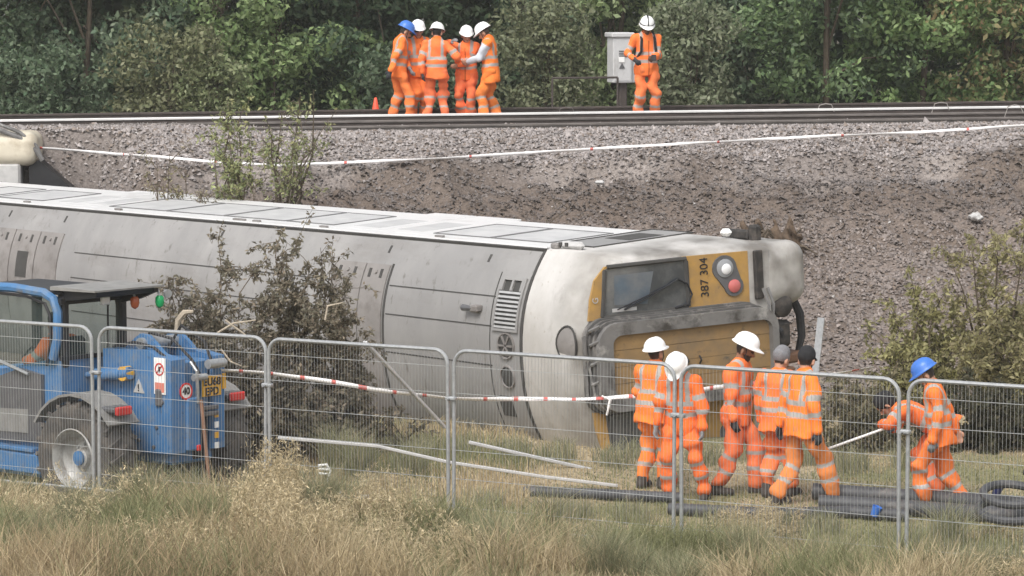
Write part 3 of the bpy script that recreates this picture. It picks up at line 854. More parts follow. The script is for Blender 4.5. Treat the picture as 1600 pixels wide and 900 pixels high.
def gang_ring(off0, off1, grow, m, nm, parent, s_in=None):
    po = rrect(-GS - grow, GS + grow, GU0 - grow * 0.5, GU1 + grow * 0.4, 0.26)
    pi = rrect(-(s_in or GS - 0.1), (s_in or GS - 0.1), GU0 + 0.07, GU1 - 0.17, 0.12)
    n = len(po); W = lambda u, s, o: (lface(u) + o * (1 + 0.35 * (0.4 - u) / 2.35), s, u)
    V = [W(u, s, off0) for s, u in po] + [W(u, s, off1) for s, u in po] + [W(u, s, off1) for s, u in pi] + [W(u, s, off0) for s, u in pi]
    mb = MB(); mb.add(V, [[a * n + k, a * n + (k + 1) % n, ((a + 1) % 4) * n + (k + 1) % n, ((a + 1) % 4) * n + k] for a in range(4) for k in range(n)])
    return mb.build(nm, m, parent, sharp=40)


gw = gang_ring(-0.02, 0.055, 0.08, M['gangway'], 'gangway', train)
for k, (a, b, g) in enumerate(((0.06, 0.085, 0.03), (0.09, 0.125, 0.062), (0.13, 0.155, 0.025), (0.16, 0.195, 0.05), (0.20, 0.225, 0.01))):
    gang_ring(a, b, g, M['gangway'], 'bellows_rib', gw)
M['gframe'] = mat('gangway_frame_grey', (0.17, 0.165, 0.16), 0.5, 0.2, var=0.2, scale=4, dirt=[((0.36, 0.35, 0.33), 0.55, 0.7, 4, (1, 1, 1)), ((0.05, 0.045, 0.04), 0.52, 0.7, 3, (1, 1, 1))])
gang_ring(0.23, 0.29, 0.03, M['gframe'], 'gangway_frame', gw, 0.40)
W = lambda u, s, o: (lface(u) + o * (1 + 0.35 * (0.4 - u) / 2.35), s, u)
nb_ = 4
for k in range(nb_):        # door of flat dirty boards
    s0 = -0.42 + 0.84 * k / nb_; s1 = s0 + 0.84 / nb_ - 0.004
    mb = MB(); mb.prism([(s0, GU0 + 0.05), (s1, GU0 + 0.05), (s1, GU1 - 0.15), (s0, GU1 - 0.15)], 0.15, 0.235 + 0.004 * (k % 2), lambda s, u, w: W(u, s, w)); mb.build('door_board', M['dooryel'], gw, sm=False)
for s, u in ((-0.02, -0.75), (-0.02, -0.92)):
    mb = MB(); mb.tube([W(u, s - 0.05, 0.25), W(u, s, 0.28), W(u, s + 0.05, 0.25)], 0.012, 6); mb.build('door_handle', M['black'], gw)
# linkage struts at the roof end of the gangway
mb = MB()
for s in (-0.30, -0.05, 0.2, 0.38):
    mb.tube([W(0.36, s, 0.02), W(0.44, s + 0.1, 0.16), W(0.38, s + 0.16, 0.27)], 0.022, 6)
mb.tube([W(0.47, -0.4, 0.1), W(0.47, 0.42, 0.1)], 0.02, 6); mb.tube([W(0.42, -0.45, 0.2), W(0.47, 0.4, 0.06)], 0.018, 6)
mb.build('gangway_linkage', M['gframe'], gw)
# oval roof lamp on the cab
pr_ = np.array([lface(0.35) - 0.30, 0.28, roofu(0.28) - 0.012])
mb = MB(); pts = [pr_ + np.array([0.17 * math.cos(a), 0.23 * math.sin(a), 0.012 - 0.05 * math.sin(a) ** 2 - 0.035 * max(0, math.cos(a))]) for a in [2 * math.pi * k / 24 for k in range(24)]]
mb.tube(pts, 0.014, 5, closed=True); oo = mb.build('lamp_ring', M['seam'], cab)
mb = MB(); V = [pr_ + np.array([0, 0, 0.03])] + [pr_ + (p - pr_) * np.array([0.93, 0.93, 1]) for p in pts]; mb.add(V, [[0, 1 + k, 1 + (k + 1) % 24] for k in range(24)]); mb.build('lamp_cover', M['hatchgrey'], oo)
# red line round the front of the cab roof, camera pods on the cab side
mb = MB(); mb.box((0.28, HW + 0.045, -0.20), (0.42, 0.10, 0.13), 0.045); cp = mb.build('camera_pod', M['dull_white'], cab)
for L in (0.12, 0.24): 
    mb = MB(); mb.box((L, HW + 0.06, -0.13), (0.05, 0.05, 0.02)); mb.build('lens', M['seam'], cp)
mb = MB(); mb.box((0.03, HW + 0.035, -0.13), (0.13, 0.08, 0.10), 0.02); mb.build('bracket', M['hatchgrey'], cab)
mb = MB(); mb.box((1.15, HW + 0.05, -2.05), (0.16, 0.10, 0.14), 0.05); mb.build('marker_lamp', M['white'], cab)
mb = MB(); mb.box((0.95, HW - 0.02, -2.42), (0.50, 0.12, 0.10), 0.02); mb.box((1.25, HW - 0.02, -2.46), (0.14, 0.26, 0.14), 0.03); mb.build('step', M['underdark'], cab)


# corner skirt (rounded, battered) from a distance field
def sdf_mesh(name, fn, lo, hi, h, m, parent, col=None, sharp=None):
    lo = np.array(lo); dims = np.ceil((np.array(hi) - lo) / h).astype(int) + 1
    g = np.stack(np.meshgrid(*[lo[k] + h * np.arange(dims[k]) for k in range(3)], indexing='ij'), -1)
    V, F = surfnets(fn(g), lo, h)
    return np_mesh(name, V, F, m, parent, col(V) if col else None, True, sharp)


def rbox(p, c, hd, r):
    q = np.abs(p - np.array(c)) - (np.array(hd) - r)
    return np.linalg.norm(np.maximum(q, 0), axis=-1) + np.minimum(q.max(-1), 0) - r


def skirt(p):
    d = rbox(p, (1.12, 0.875 - 0.0, -2.45), (0.70, 0.42, 0.45), 0.24)
    d2 = rbox(p, (1.85, 1.0, -2.02), (0.3, 0.6, 0.11), 0.05)          # slot beside the yellow panel
    d = np.maximum(d, -d2)
    return d + 0.012 * np.sin(p[..., 0] * 5 + 1) * np.sin(p[..., 1] * 6) * np.sin(p[..., 2] * 4)


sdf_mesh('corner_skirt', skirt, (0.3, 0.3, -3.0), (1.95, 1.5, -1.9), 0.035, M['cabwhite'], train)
mb = MB(); mb.box((1.28, 0.30, -2.12), (0.7, 1.9, 0.16), 0.02); mb.box((1.62, 0.62, -2.08), (0.16, 0.30, 0.22), 0.02); mb.build('buffer_beam', M['underdark'], train)
mb = MB(); mb.box((1.79, 0.93, -1.99), (0.06, 0.62, 0.13), 0.01); mb.build('slot_shade', M['underdark'], train)  # dark plate standing in for the shade inside the slot
mb = MB()
for u in (-2.02, -2.10): mb.tube([(1.83, 0.75, u), (1.93, 0.55, u), (1.90, 0.30, u)], 0.022, 6)
mb.build('jumper_bracket', M['gframe'], train)
mb = MB(); mb.lathe([(0.10, 0), (0.12, 0.15), (0.12, 0.45), (0.16, 0.48), (0.16, 0.62), (0.10, 0.66)], (1.15, 0.48, -2.42), (1, 0, 0), 16); mb.build('coupler', M['underdark'], train)
mb = MB(); mb.box((1.35, 0.1, -2.40), (0.8, 0.34, 0.34), 0.04); mb.build('coupler_box', M['underdark'], train)
mb = MB(); mb.tube([(1.5, 0.52, -2.60), (1.55, 0.50, -2.80), (1.56, 0.30, -2.90), (1.56, 0.0, -2.92), (1.5, -0.25, -2.88)], [0.05, 0.06, 0.06, 0.055, 0.04], 8); mb.build('coupler_hose', M['rubber'], train)
mb = MB(); mb.tube([(1.6, 0.35, -2.3), (1.75, 0.15, -2.38), (1.65, -0.15, -2.45), (1.4, -0.3, -2.4)], 0.035, 8); mb.build('coupler_hose', M['rubber'], train)
mb = MB(); mb.box((1.5, -0.25, -2.72), (0.3, 0.14, 0.34), 0.03); mb.box((1.55, -0.42, -2.35), (0.35, 0.14, 0.6), 0.03); mb.build('step_bracket', M['brown_wood'], train)

# ------------------------------------------------------------------ second derailed carriage at the left edge
M['cream'] = mat('cream_dirty', (0.55, 0.50, 0.40), 0.5, var=0.12, scale=2, dirt=[((0.30, 0.24, 0.16), 0.5, 0.75, 2, (1, 1, 1))])
cz = at(20, 262, 57.6)
car2 = thing('derailed_carriage', 'cream rounded end of another derailed carriage at left edge', 'train', (cz[0], cz[1], cz[2]))
sdf_mesh('end_shell', lambda p: rbox(p, (-2.2, 0.7, 0.32), (2.62, 0.7, 0.30), 0.2), (-4.9, -0.1, -0.1), (0.6, 1.5, 0.75), 0.05, M['cream'], car2)
mb = MB(); mb.box((-0.12, 0.25, -0.24), (0.48, 0.4, 0.62), 0.04); mb.build('end_pillar', M['dull_white'], car2)
mb = MB(); mb.box((-2.5, 0.7, -0.45), (4.6, 1.2, 0.95), 0.03); mb.build('underframe', M['underdark'], car2)
mb = MB(); mb.prism([(0.25, 0.12), (0.45, 0.1), (0.98, -0.36), (0.25, -0.6)], 0.2, 0.9, lambda u, v, w: (u, w, v)); mb.build('torn_bellows', M['black'], car2, sm=False)
for k, (o0, r0) in enumerate(((0.0, 0.045), (0.09, 0.032))):
    mb = MB(); mb.tube([(-1.2, -0.02 + o0, 0.72 + o0), (-0.3, 0.0 + o0, 0.68 + o0), (0.12, 0.05, 0.52 + o0), (0.4, 0.1, 0.28 + o0), (0.5, 0.12, 0.12)], r0, 8); mb.build('hose', M['gframe'], car2)

# ------------------------------------------------------------------ people
ORANGE = np.array((0.90, 0.20, 0.038)); REFL = np.array((0.37, 0.355, 0.335)); SKIN = np.array((0.45, 0.25, 0.17)); SKIN_D = np.array((0.22, 0.115, 0.07))
M['cloth'] = mat('hi_vis_cloth', (1, 1, 1), 0.85, var=0.10, scale=14, bump=0.25, attr=True, spec=0.15, bscale=30)
M['skin'] = mat('skin', (1, 1, 1), 0.55, var=0.08, scale=20, attr=True, spec=0.3)
M['helm_w'] = mat('helmet_white', (0.83, 0.83, 0.82), 0.35, var=0.05, scale=10)
M['helm_b'] = mat('helmet_blue', (0.05, 0.16, 0.52), 0.35, var=0.06, scale=10)
M['knit'] = mat('knit_grey', (0.19, 0.19, 0.20), 0.95, var=0.2, scale=60, bump=0.4)
M['capblack'] = mat('cap_black', (0.016, 0.016, 0.018), 0.9, var=0.2, scale=40)
M['g_dark'] = mat('glove_dark', (0.035, 0.037, 0.042), 0.8, var=0.3, scale=20)
M['g_grey'] = mat('glove_grey', (0.20, 0.205, 0.215), 0.8, var=0.2, scale=20)
M['g_green'] = mat('glove_green', (0.03, 0.25, 0.13), 0.6, var=0.15, scale=20)
M['boot'] = mat('boot_dark', (0.05, 0.042, 0.036), 0.8, var=0.3, scale=15)
GLV = {'dark': M['g_dark'], 'grey': M['g_grey'], 'green': M['g_green']}


def prim(a, b, ra, rb, tg, flat=None): return dict(a=np.array(a, float), b=np.array(b, float), ra=ra, rb=rb, t=tg, flat=flat)


def pdist(P, p):
    ab = p['b'] - p['a']; L2 = float(ab @ ab) + 1e-9
    t = np.clip(((P - p['a']) @ ab) / L2, 0, 1)
    v = P - p['a'] - t[..., None] * ab
    if p['flat'] is not None:
        ax, k = p['flat']; v = v + (v @ ax)[..., None] * ax * (k - 1)
    return np.linalg.norm(v, axis=-1) - (p['ra'] + (p['rb'] - p['ra']) * t), t


def blob(name, prims, h, m, parent, colf, k=0.03, fold=0.0, seed=0, cut=None, cutn=0):
    lo = np.min([np.minimum(p['a'], p['b']) - max(p['ra'], p['rb']) for p in prims], 0) - 3 * h
    hi = np.max([np.maximum(p['a'], p['b']) + max(p['ra'], p['rb']) for p in prims], 0) + 3 * h
    dims = np.ceil((hi - lo) / h).astype(int) + 1
    ax = [lo[i] + h * np.arange(dims[i]) for i in range(3)]
    Fd = np.full(tuple(dims), 0.2)
    for ip, p in enumerate(prims):
        if cut is not None and ip == cutn:
            gg = np.stack(np.meshgrid(*ax, indexing='ij'), -1)
            for (o, nrm) in cut: Fd = np.maximum(Fd, (gg - o) @ nrm)
        mg = max(p['ra'], p['rb']) + 0.07
        l = np.minimum(p['a'], p['b']) - mg; u = np.maximum(p['a'], p['b']) + mg
        s = [slice(max(0, int((l[i] - lo[i]) / h)), min(dims[i], int((u[i] - lo[i]) / h) + 2)) for i in range(3)]
        g = np.stack(np.meshgrid(ax[0][s[0]], ax[1][s[1]], ax[2][s[2]], indexing='ij'), -1)
        d, _ = pdist(g, p)
        f = Fd[s[0], s[1], s[2]]
        hh = np.clip(0.5 + 0.5 * (f - d) / k, 0, 1)
        Fd[s[0], s[1], s[2]] = f * (1 - hh) + d * hh - k * hh * (1 - hh)
    if fold:
        g = np.stack(np.meshgrid(*ax, indexing='ij'), -1)
        if fold:
            r = np.random.default_rng(seed)
            for j in range(7):
                kv = r.normal(0, 1, 3); kv[2] *= 1.6; kv *= r.uniform(14, 34) / np.linalg.norm(kv); kv2 = r.normal(0, 6, 3)
                Fd += fold / 3.2 * np.sin(g @ kv + 1.4 * np.sin(g @ kv2 + j) + r.uniform(0, 6))
    Fd[0], Fd[-1] = 0.1, 0.1; Fd[:, 0], Fd[:, -1] = 0.1, 0.1; Fd[:, :, 0], Fd[:, :, -1] = 0.1, 0.1
    V, F = surfnets(Fd, lo, h)
    D = []; T = []
    for p in prims:
        d, t = pdist(V, p); D.append(d); T.append(t)
    D = np.array(D); w = D.argmin(0)
    return np_mesh(name, V, F, m, parent, colf(V, w, np.array(T)[w, np.arange(len(V))], prims), True, None)


def ik(a, c, l1, l2, pole):
    a = np.array(a, float); c = np.array(c, float); d = c - a; L = np.linalg.norm(d)
    if L > (l1 + l2) * 0.995: c = a + d / L * (l1 + l2) * 0.995; d = c - a; L = np.linalg.norm(d)
    x = (l1 * l1 - l2 * l2 + L * L) / (2 * L); y = math.sqrt(max(l1 * l1 - x * x, 0)); e = d / L
    p = np.array(pole, float); p = p - e * (p @ e); p /= np.linalg.norm(p) + 1e-9
    return a + e * x + p * y, c


def hand_prims(w, d, pn, side, tg):
    """palm and five fingers; w wrist, d pointing direction, pn palm normal"""
    d = np.array(d, float); d /= np.linalg.norm(d); pn = np.array(pn, float); pn -= d * (pn @ d); pn /= np.linalg.norm(pn) + 1e-9
    b = np.cross(d, pn) * side
    out = [prim(w, w + d * 0.085, 0.034, 0.04, tg, (pn, 1.7))]
    for k, (o, l) in enumerate(((0.032, 0.068), (0.011, 0.078), (-0.011, 0.072), (-0.031, 0.056))):
        r0 = w + d * 0.085 + b * o; m = r0 + d * l * 0.5 + pn * 0.012; e = m + d * l * 0.38 + pn * 0.026
        out += [prim(r0, m, 0.0125, 0.0115, tg), prim(m, e, 0.0115, 0.0095, tg)]
    r0 = w + d * 0.03 + b * 0.035; m = r0 + d * 0.03 + b * 0.026 + pn * 0.012
    out += [prim(r0, m, 0.016, 0.014, tg), prim(m, m + d * 0.032 + pn * 0.012, 0.014, 0.011, tg)]
    return out


def person(label, px, Y, face, height=1.75, lean=0.0, side=0.0, hands=((-0.27, 0.05, 0.80), (0.27, 0.05, 0.80)), feet=((-0.11, 0.0), (0.11, 0.0)), pelvis=(0, 0, 0.94),
           head=(10, 0, 0), hat='helm_w', gloves=('dark', 'dark'), skin=SKIN, hair=(0.03, 0.022, 0.018), beard=False, vest=None, cell=0.014, group=None, gz=None, seed=0, sit=False,
           glasses=False, kneebands=2, jlen=0.0, knee_pole=(0, 1, 0.05), shortsleeve=False, trou=None, feetz=(0, 0)):
    x = (px - 800) / F_PX * Y
    z = tz1(x, Y) if gz is None else gz
    k = height / 1.80
    root = thing('person', label, 'person', (x, Y, z), R(face - 90), group)
    root.scale = (k, k, k)
    pel = np.array(pelvis, float); pr_rng = np.random.default_rng(seed + 5); TINT = pr_rng.uniform(0.92, 1.05) * np.array((1, pr_rng.uniform(0.9, 1.15), pr_rng.uniform(0.8, 1.6)))
    sp = np.array([math.sin(R(side)), math.sin(R(lean)) * math.cos(R(side)), math.cos(R(lean)) * math.cos(R(side))]); sp /= np.linalg.norm(sp)
    rt = np.array([1.0, 0, 0]); rt -= sp * (rt @ sp); rt /= np.linalg.norm(rt); fw = np.cross(sp, rt)
    Pt = lambda r, f, u: pel + rt * r + fw * f + sp * u
    sh = [Pt(-0.185, -0.01, 0.475), Pt(0.185, -0.01, 0.475)]
    neck = Pt(0, 0.0, 0.53)
    hp, hy, hr = [R(v) for v in head]
    # head frame
    hd_up = np.array([0, 0, 1.0]) * 0.75 + sp * 0.25
    hf = fw * math.cos(hy) + rt * math.sin(hy); hf[2] = 0; hf /= np.linalg.norm(hf)
    up0 = np.array([0, 0, 1.0]); f1 = hf * math.cos(hp) - up0 * math.sin(hp); u1 = hf * math.sin(hp) + up0 * math.cos(hp)
    r1 = np.cross(f1, u1)
    hc = neck + (sp * 0.4 + u1 * 0.6) * 0.155 + f1 * 0.025
    H = lambda r, f, u: hc + r1 * r + f1 * f + u1 * u
    # arms and legs
    el = []; wr = []
    for i, sgn in ((0, -1), (1, 1)):
        hnd = np.array(hands[i], float)
        e, w = ik(sh[i], hnd, 0.29, 0.26, -fw * 0.7 + rt * sgn * 0.6 - np.array([0, 0, 0.5])); el.append(e); wr.append(w)
    hip = [pel + rt * -0.095 + np.array([0, 0, -0.02]), pel + rt * 0.095 + np.array([0, 0, -0.02])]
    kn = []; an = []
    for i in (0, 1):
        a, b = ik(hip[i], (feet[i][0], feet[i][1], 0.095 + feetz[i]), 0.435, 0.425, knee_pole); kn.append(a); an.append(b)
    # ---- body: one continuous skin surface
    B = [prim(H(0, -0.015, 0.02), H(0, 0.012, 0.035), 0.092, 0.09, 'head', (r1, 1.17)), prim(H(0, 0.03, -0.03), H(0, 0.045, -0.085), 0.066, 0.046, 'face', (r1, 1.1)),
         prim(H(0, 0.088, 0.005), H(0, 0.112, -0.033), 0.012, 0.018, 'nose'), prim(H(-0.084, -0.005, -0.0), H(-0.087, -0.012, -0.04), 0.02, 0.015, 'ear'), prim(H(0.084, -0.005, -0.0), H(0.087, -0.012, -0.04), 0.02, 0.015, 'ear'),
         prim(neck - sp * 0.05, H(0, -0.02, -0.06), 0.058, 0.055, 'neck'),
         prim(Pt(0, 0, 0.1), Pt(0, 0, 0.42), 0.10, 0.11, 'torso', (fw, 1.4)), prim(sh[0], sh[1], 0.042, 0.042, 'torso'), prim(Pt(0, 0, 0.0), Pt(0, 0, 0.1), 0.10, 0.10, 'torso', (fw, 1.3)), prim(Pt(0, 0, .45), neck, 0.08, 0.06, 'torso')]
    for i in (0, 1):
        B += [prim(sh[i], el[i], 0.04, 0.04, 'arm'), prim(el[i], wr[i], 0.04, 0.03, 'fore'), prim(hip[i], kn[i], 0.055, 0.042, 'leg'), prim(kn[i], an[i], 0.042, 0.032, 'leg')]
        if gloves[i] is None:
            B += hand_prims(wr[i], wr[i] - el[i], fw * 0.2 - rt * (-1, 1)[i], (-1, 1)[i] * -1, 'hand')

    def bcol(V, w, t, prs):
        C = np.tile(np.array(skin), (len(V), 1)); L = (V - hc); f = L @ f1; u = L @ u1; r = L @ r1
        tg = np.array([p['t'] for p in prs])[w]; hd = np.isin(tg, ('head', 'face', 'nose', 'ear', 'neck'))
        hairm = hd & ((u > 0.062) | ((f < -0.015) & (u > -0.06))) & (tg != 'ear'); C[hairm] = hair
        if beard:
            bm = hd & (u < -0.042) & (f > 0.0) & (tg != 'nose') & (tg != 'neck'); C[bm] = np.array(hair) * 1.3
        ey = hd & (np.abs(u - 0.006) < 0.011) & (np.abs(np.abs(r) - 0.034) < 0.017) & (f > 0.06); C[ey] = (0.03, 0.025, 0.022)
        if glasses:
            ey = hd & (np.abs(u - 0.006) < 0.02) & (np.abs(r) < 0.08) & (f > 0.03) & (tg != 'nose'); C[ey] = (0.012, 0.012, 0.014)
        mo = hd & (np.abs(u + 0.066) < 0.007) & (np.abs(r) < 0.026) & (f > 0.05); C[mo] = np.array(skin) * (0.62, 0.4, 0.4)
        C[np.isin(tg, ('torso', 'leg'))] = (0.05, 0.05, 0.06)
        return C

    blob('body', B, min(cell, 0.0125), M['skin'], root, bcol, 0.022)
    # ---- jacket
    hem = -0.15 - jlen; T2 = vest is not None
    J = [prim(Pt(0, 0.0, hem - 0.06), Pt(0, 0.0, 0.14), 0.222, 0.188, 'torso', (fw, 1.32)), prim(Pt(0, 0.0, 0.14), Pt(0, 0.0, 0.40), 0.185, 0.195, 'torso', (fw, 1.45)),
         prim(Pt(-0.135, -0.01, 0.445), Pt(0.135, -0.01, 0.445), 0.082, 0.082, 'torso'), prim(Pt(0, -0.005, 0.47), Pt(0, 0.0, 0.545), 0.085, 0.074, 'collar')]
    for i in (0, 1):
        J.append(prim(sh[i], el[i], 0.078, 0.066, 'upper'))
        J.append(prim(el[i], el[i] + (wr[i] - el[i]) * (0.12 if shortsleeve else 0.93), 0.066, 0.054, 'fore'))

    def jcol(V, w, t, prs):
        C = np.tile(ORANGE * TINT, (len(V), 1)); tg = np.array([p['t'] for p in prs])[w]
        s = (V - pel) @ sp; r = (V - pel) @ rt
        to = np.isin(tg, ('torso', 'collar'))
        band = to & (((s > 0.06) & (s < 0.115)) | ((s > 0.195) & (s < 0.25)) | ((np.abs(np.abs(r) - 0.115) < 0.026) & (s > 0.2)))
        C[band] = REFL
        up = tg == 'upper'; fo = tg == 'fore'
        if vest is not None:
            C[up & (t > 0.12) | fo] = vest
        else:
            C[up & (t > 0.56) & (t < 0.78)] = REFL
            if not shortsleeve: C[fo & (t > 0.22) & (t < 0.45)] = REFL
        zp = to & (np.abs(r) < 0.009) & ((V - pel) @ fw > 0.05) & (s < 0.44); C[zp] = ORANGE * 0.35
        C[(tg == 'collar') & (t > 0.9)] = ORANGE * 0.8
        nz_ = np.clip(np.sin(V[:, 0] * 19 + seed) * np.sin(V[:, 2] * 13 + V[:, 1] * 17 + seed * 2), 0, 1)[:, None] * 0.12
        return C * (1 - nz_) + np.array((0.22, 0.14, 0.08)) * nz_

    cutp = pel + sp * hem
    Jc = blob('jacket', J, cell, M['cloth'], root, jcol, 0.035, 0.018, seed + 1, cut=[(cutp, -sp)], cutn=4)
    # ---- trousers
    TRC = ORANGE * np.array((0.92, 1.0, 1.2)) if trou is None else np.array(trou)
    Tp = [prim(Pt(0, 0, 0.08), Pt(0, 0, -0.03), 0.15, 0.162, 'hip', (fw, 1.3))]
    for i in (0, 1):
        Tp += [prim(hip[i], kn[i], 0.106, 0.09, 'thigh'), prim(kn[i], an[i] + (kn[i] - an[i]) * 0.16, 0.09, 0.086, 'shin')]

    def tcol(V, w, t, prs):
        C = np.tile(TRC * TINT ** 1.3, (len(V), 1)); tg = np.array([p['t'] for p in prs])[w]; shn = tg == 'shin'
        C[shn & (t > 0.10) & (t < 0.22)] = REFL
        if kneebands > 1: C[shn & (t > 0.58) & (t < 0.70)] = REFL
        nz_ = 0.5 + 0.25 * (np.sin(V[:, 0] * 31 + seed) + np.sin(V[:, 2] * 23 + V[:, 1] * 27 + seed * 2))
        mud = (np.where(shn, smooth(0.35, 1.0, t), 0) * nz_ + 0.35 * np.where(tg == 'thigh', smooth(0.6, 1.0, t), 0) * nz_ + 0.12 * nz_)[:, None] * 0.28
        return C * (1 - mud) + np.array((0.20, 0.125, 0.07)) * mud

    blob('trousers', Tp, cell, M['cloth'], root, tcol, 0.03, 0.025, seed + 2)
    # ---- boots and gloves
    for i in (0, 1):
        fd = np.array([0.12 * (-1, 1)[i], 1, 0.0]); fd /= np.linalg.norm(fd); a = an[i]; g0 = a.copy(); g0[2] = a[2] - 0.095 + 0.042
        bp = [prim(a + np.array([0, 0, 0.03]), g0 - fd * 0.03, 0.062, 0.055, 'b'), prim(g0 - fd * 0.05, g0 + fd * 0.17, 0.046, 0.045, 'b')]
        blob('boot', bp, 0.014, M['boot'], root, lambda V, w, t, p: np.zeros((len(V), 3)), 0.03)
        if gloves[i]:
            hp_ = hand_prims(wr[i], wr[i] - el[i], fw * 0.2 - rt * (-1, 1)[i], (-1, 1)[i] * -1, 'g') + [prim(wr[i] - (wr[i] - el[i]) * 0.1, wr[i], 0.042, 0.036, 'g')]
            blob('glove', hp_, 0.009, GLV[gloves[i]], root, lambda V, w, t, p: np.zeros((len(V), 3)), 0.008)
    # ---- headgear
    if hat in ('helm_w', 'helm_b'):
        mb = MB(); n = 28; V = []; prof = [(1.12, -0.006), (1.13, 0.002), (1.03, 0.014)] + [(math.cos(R(a)) ** 0.85, 0.012 + 0.128 * math.sin(R(a))) for a in (5, 20, 36, 52, 67, 80)]
        for pi_, (rr, zz) in enumerate(prof):
            for q in range(n):
                a = 2 * math.pi * q / n; cx, cy = math.sin(a), math.cos(a)
                pk = 0.055 * max(0, cy) ** 3 if pi_ < 2 else 0.0
                rid = 0.006 if (pi_ > 2 and abs(cx) < 0.25) else 0
                V.append(H(cx * 0.123 * rr, cy * (0.147 * rr + pk) - 0.012, 0.052 + zz + rid - (0.012 * max(0, cy) if pi_ < 2 else 0)))
        top = len(V); V.append(H(0, -0.012, 0.052 + 0.146))
        Fc = [[i * n + q, i * n + (q + 1) % n, (i + 1) * n + (q + 1) % n, (i + 1) * n + q] for i in range(len(prof) - 1) for q in range(n)] + [[(len(prof) - 1) * n + q, (len(prof) - 1) * n + (q + 1) % n, top] for q in range(n)]
        mb.add(V, Fc); ho = mb.build('helmet', M[hat], root, sharp=60)
        mb = MB(); mb.tube([H(0.118 * math.sin(a), 0.13 * math.cos(a) - 0.015, 0.05) for a in np.linspace(R(70), R(290), 12)], 0.012, 5); mb.build('headband', M['black'], ho)
        mb = MB()
        for sg in (-1, 1): mb.tube([H(0.10 * sg, 0.02, 0.05), H(0.085 * sg, 0.04, -0.05), H(0.02 * sg, 0.06, -0.13)], 0.006, 4)
        mb.build('chin_strap', M['black'], ho)
        return root, ho, H
    if hat == 'beanie':
        o = blob('beanie', [prim(H(0, -0.02, 0.055), H(0, -0.015, 0.075), 0.112, 0.10, 'b', (r1, 1.12))], 0.014, M['knit'], root, lambda V, w, t, p: np.zeros((len(V), 3)))
    if hat == 'cap':
        o = blob('cap', [prim(H(0, -0.015, 0.055), H(0, -0.012, 0.065), 0.110, 0.105, 'b', (r1, 1.12)), prim(H(-0.03, 0.10, 0.04), H(0.03, 0.10, 0.04), 0.035, 0.035, 'p', (u1, 3.0)), prim(H(-0.025, 0.14, 0.03), H(0.025, 0.14, 0.03), 0.035, 0.035, 'p', (u1, 3.0))], 0.012, M['capblack'], root, lambda V, w, t, p: np.zeros((len(V), 3)), 0.02)
    if hat == 'hair':
        o = blob('hair', [prim(H(0, -0.03, 0.04), H(0, -0.01, 0.055), 0.112, 0.102, 'b', (r1, 1.1)), prim(H(0, -0.06, -0.03), H(0, -0.05, 0.03), 0.07, 0.09, 'b')], 0.013, M['capblack'], root, lambda V, w, t, p: np.zeros((len(V), 3)), 0.03, 0.006)
    return root, None, H


NG = 'workers walking behind the fence'; FG = 'workers standing on the railway track'
FZ = 3.19
# near row (face: 0 = to the right, 90 = away, 180 = to the left, -90 = towards the camera)
person('worker in white helmet with bare forearms, leftmost of the fence row', 1020, 38.1, 55, 1.74, lean=7, hands=((-0.28, 0.16, 0.88), (0.26, 0.10, 0.85)), feet=((-0.1, -0.05), (0.10, 0.10)), head=(-8, 10, 0), gloves=(None, None), seed=10, group=NG, shortsleeve=True)
person('bowing worker in white helmet with open orange jacket behind fence post', 1068, 37.3, -112, 1.76, lean=10, hands=((-0.29, 0.12, 0.80), (0.27, 0.16, 0.80)), feet=((-0.30, 0.02), (0.14, 0.06)), pelvis=(0, 0.0, 0.92), head=(52, 0, 0), gloves=('grey', 'grey'), seed=20, group=NG)
person('bearded worker in white helmet and orange suit looking down at right', 1153, 37.6, -28, 1.87, lean=4, hands=((-0.29, 0.02, 0.80), (0.27, 0.10, 0.80)), feet=((-0.10, 0.20), (0.14, -0.16)), pelvis=(0, 0, 0.93), head=(22, -14, 0), gloves=('dark', 'dark'), seed=30, skin=SKIN_D * 1.2, beard=True, group=NG)
person('worker in grey beanie with a green glove, half hidden', 1217, 37.2, 62, 1.74, lean=4, hands=((-0.27, 0.12, 0.80), (0.27, 0.02, 0.80)), feet=((-0.12, 0.0), (0.12, 0.16)), head=(18, 20, 0), hat='beanie', gloves=('green', 'dark'), seed=40, group=NG)
person('worker in black cap striding right, back to the fence', 1246, 36.6, 30, 1.83, lean=4, hands=((-0.27, -0.02, 0.82), (0.29, 0.10, 0.82)), feet=((-0.12, -0.16), (0.14, 0.42)), pelvis=(0, 0.08, 0.91), head=(14, -28, 0), hat='cap', gloves=('dark', 'dark'), seed=50, beard=True, hair=(0.02, 0.016, 0.014), group=NG, trou=ORANGE * np.array((0.72, 0.95, 1.8)))
person('worker in blue helmet leaning forward to the left behind fence', 1467, 36.3, 172, 1.74, lean=10, hands=((-0.27, 0.02, 0.84), (0.26, -0.24, 0.86)), feet=((-0.06, 0.10), (0.10, -0.34)), pelvis=(0, -0.06, 0.90), head=(34, 0, 0), hat='helm_b', gloves=('grey', None), seed=60, group=NG)
person('dark haired worker bending right over, holding a white pole', 1464, 37.1, 176, 1.76, lean=72, hands=((-0.14, 0.60, 0.88), (0.12, 0.46, 0.82)), feet=((-0.14, -0.05), (0.16, 0.12)), pelvis=(0, -0.10, 0.88), head=(55, 0, 0), hat='hair', gloves=('dark', 'dark'), seed=70, group=NG)
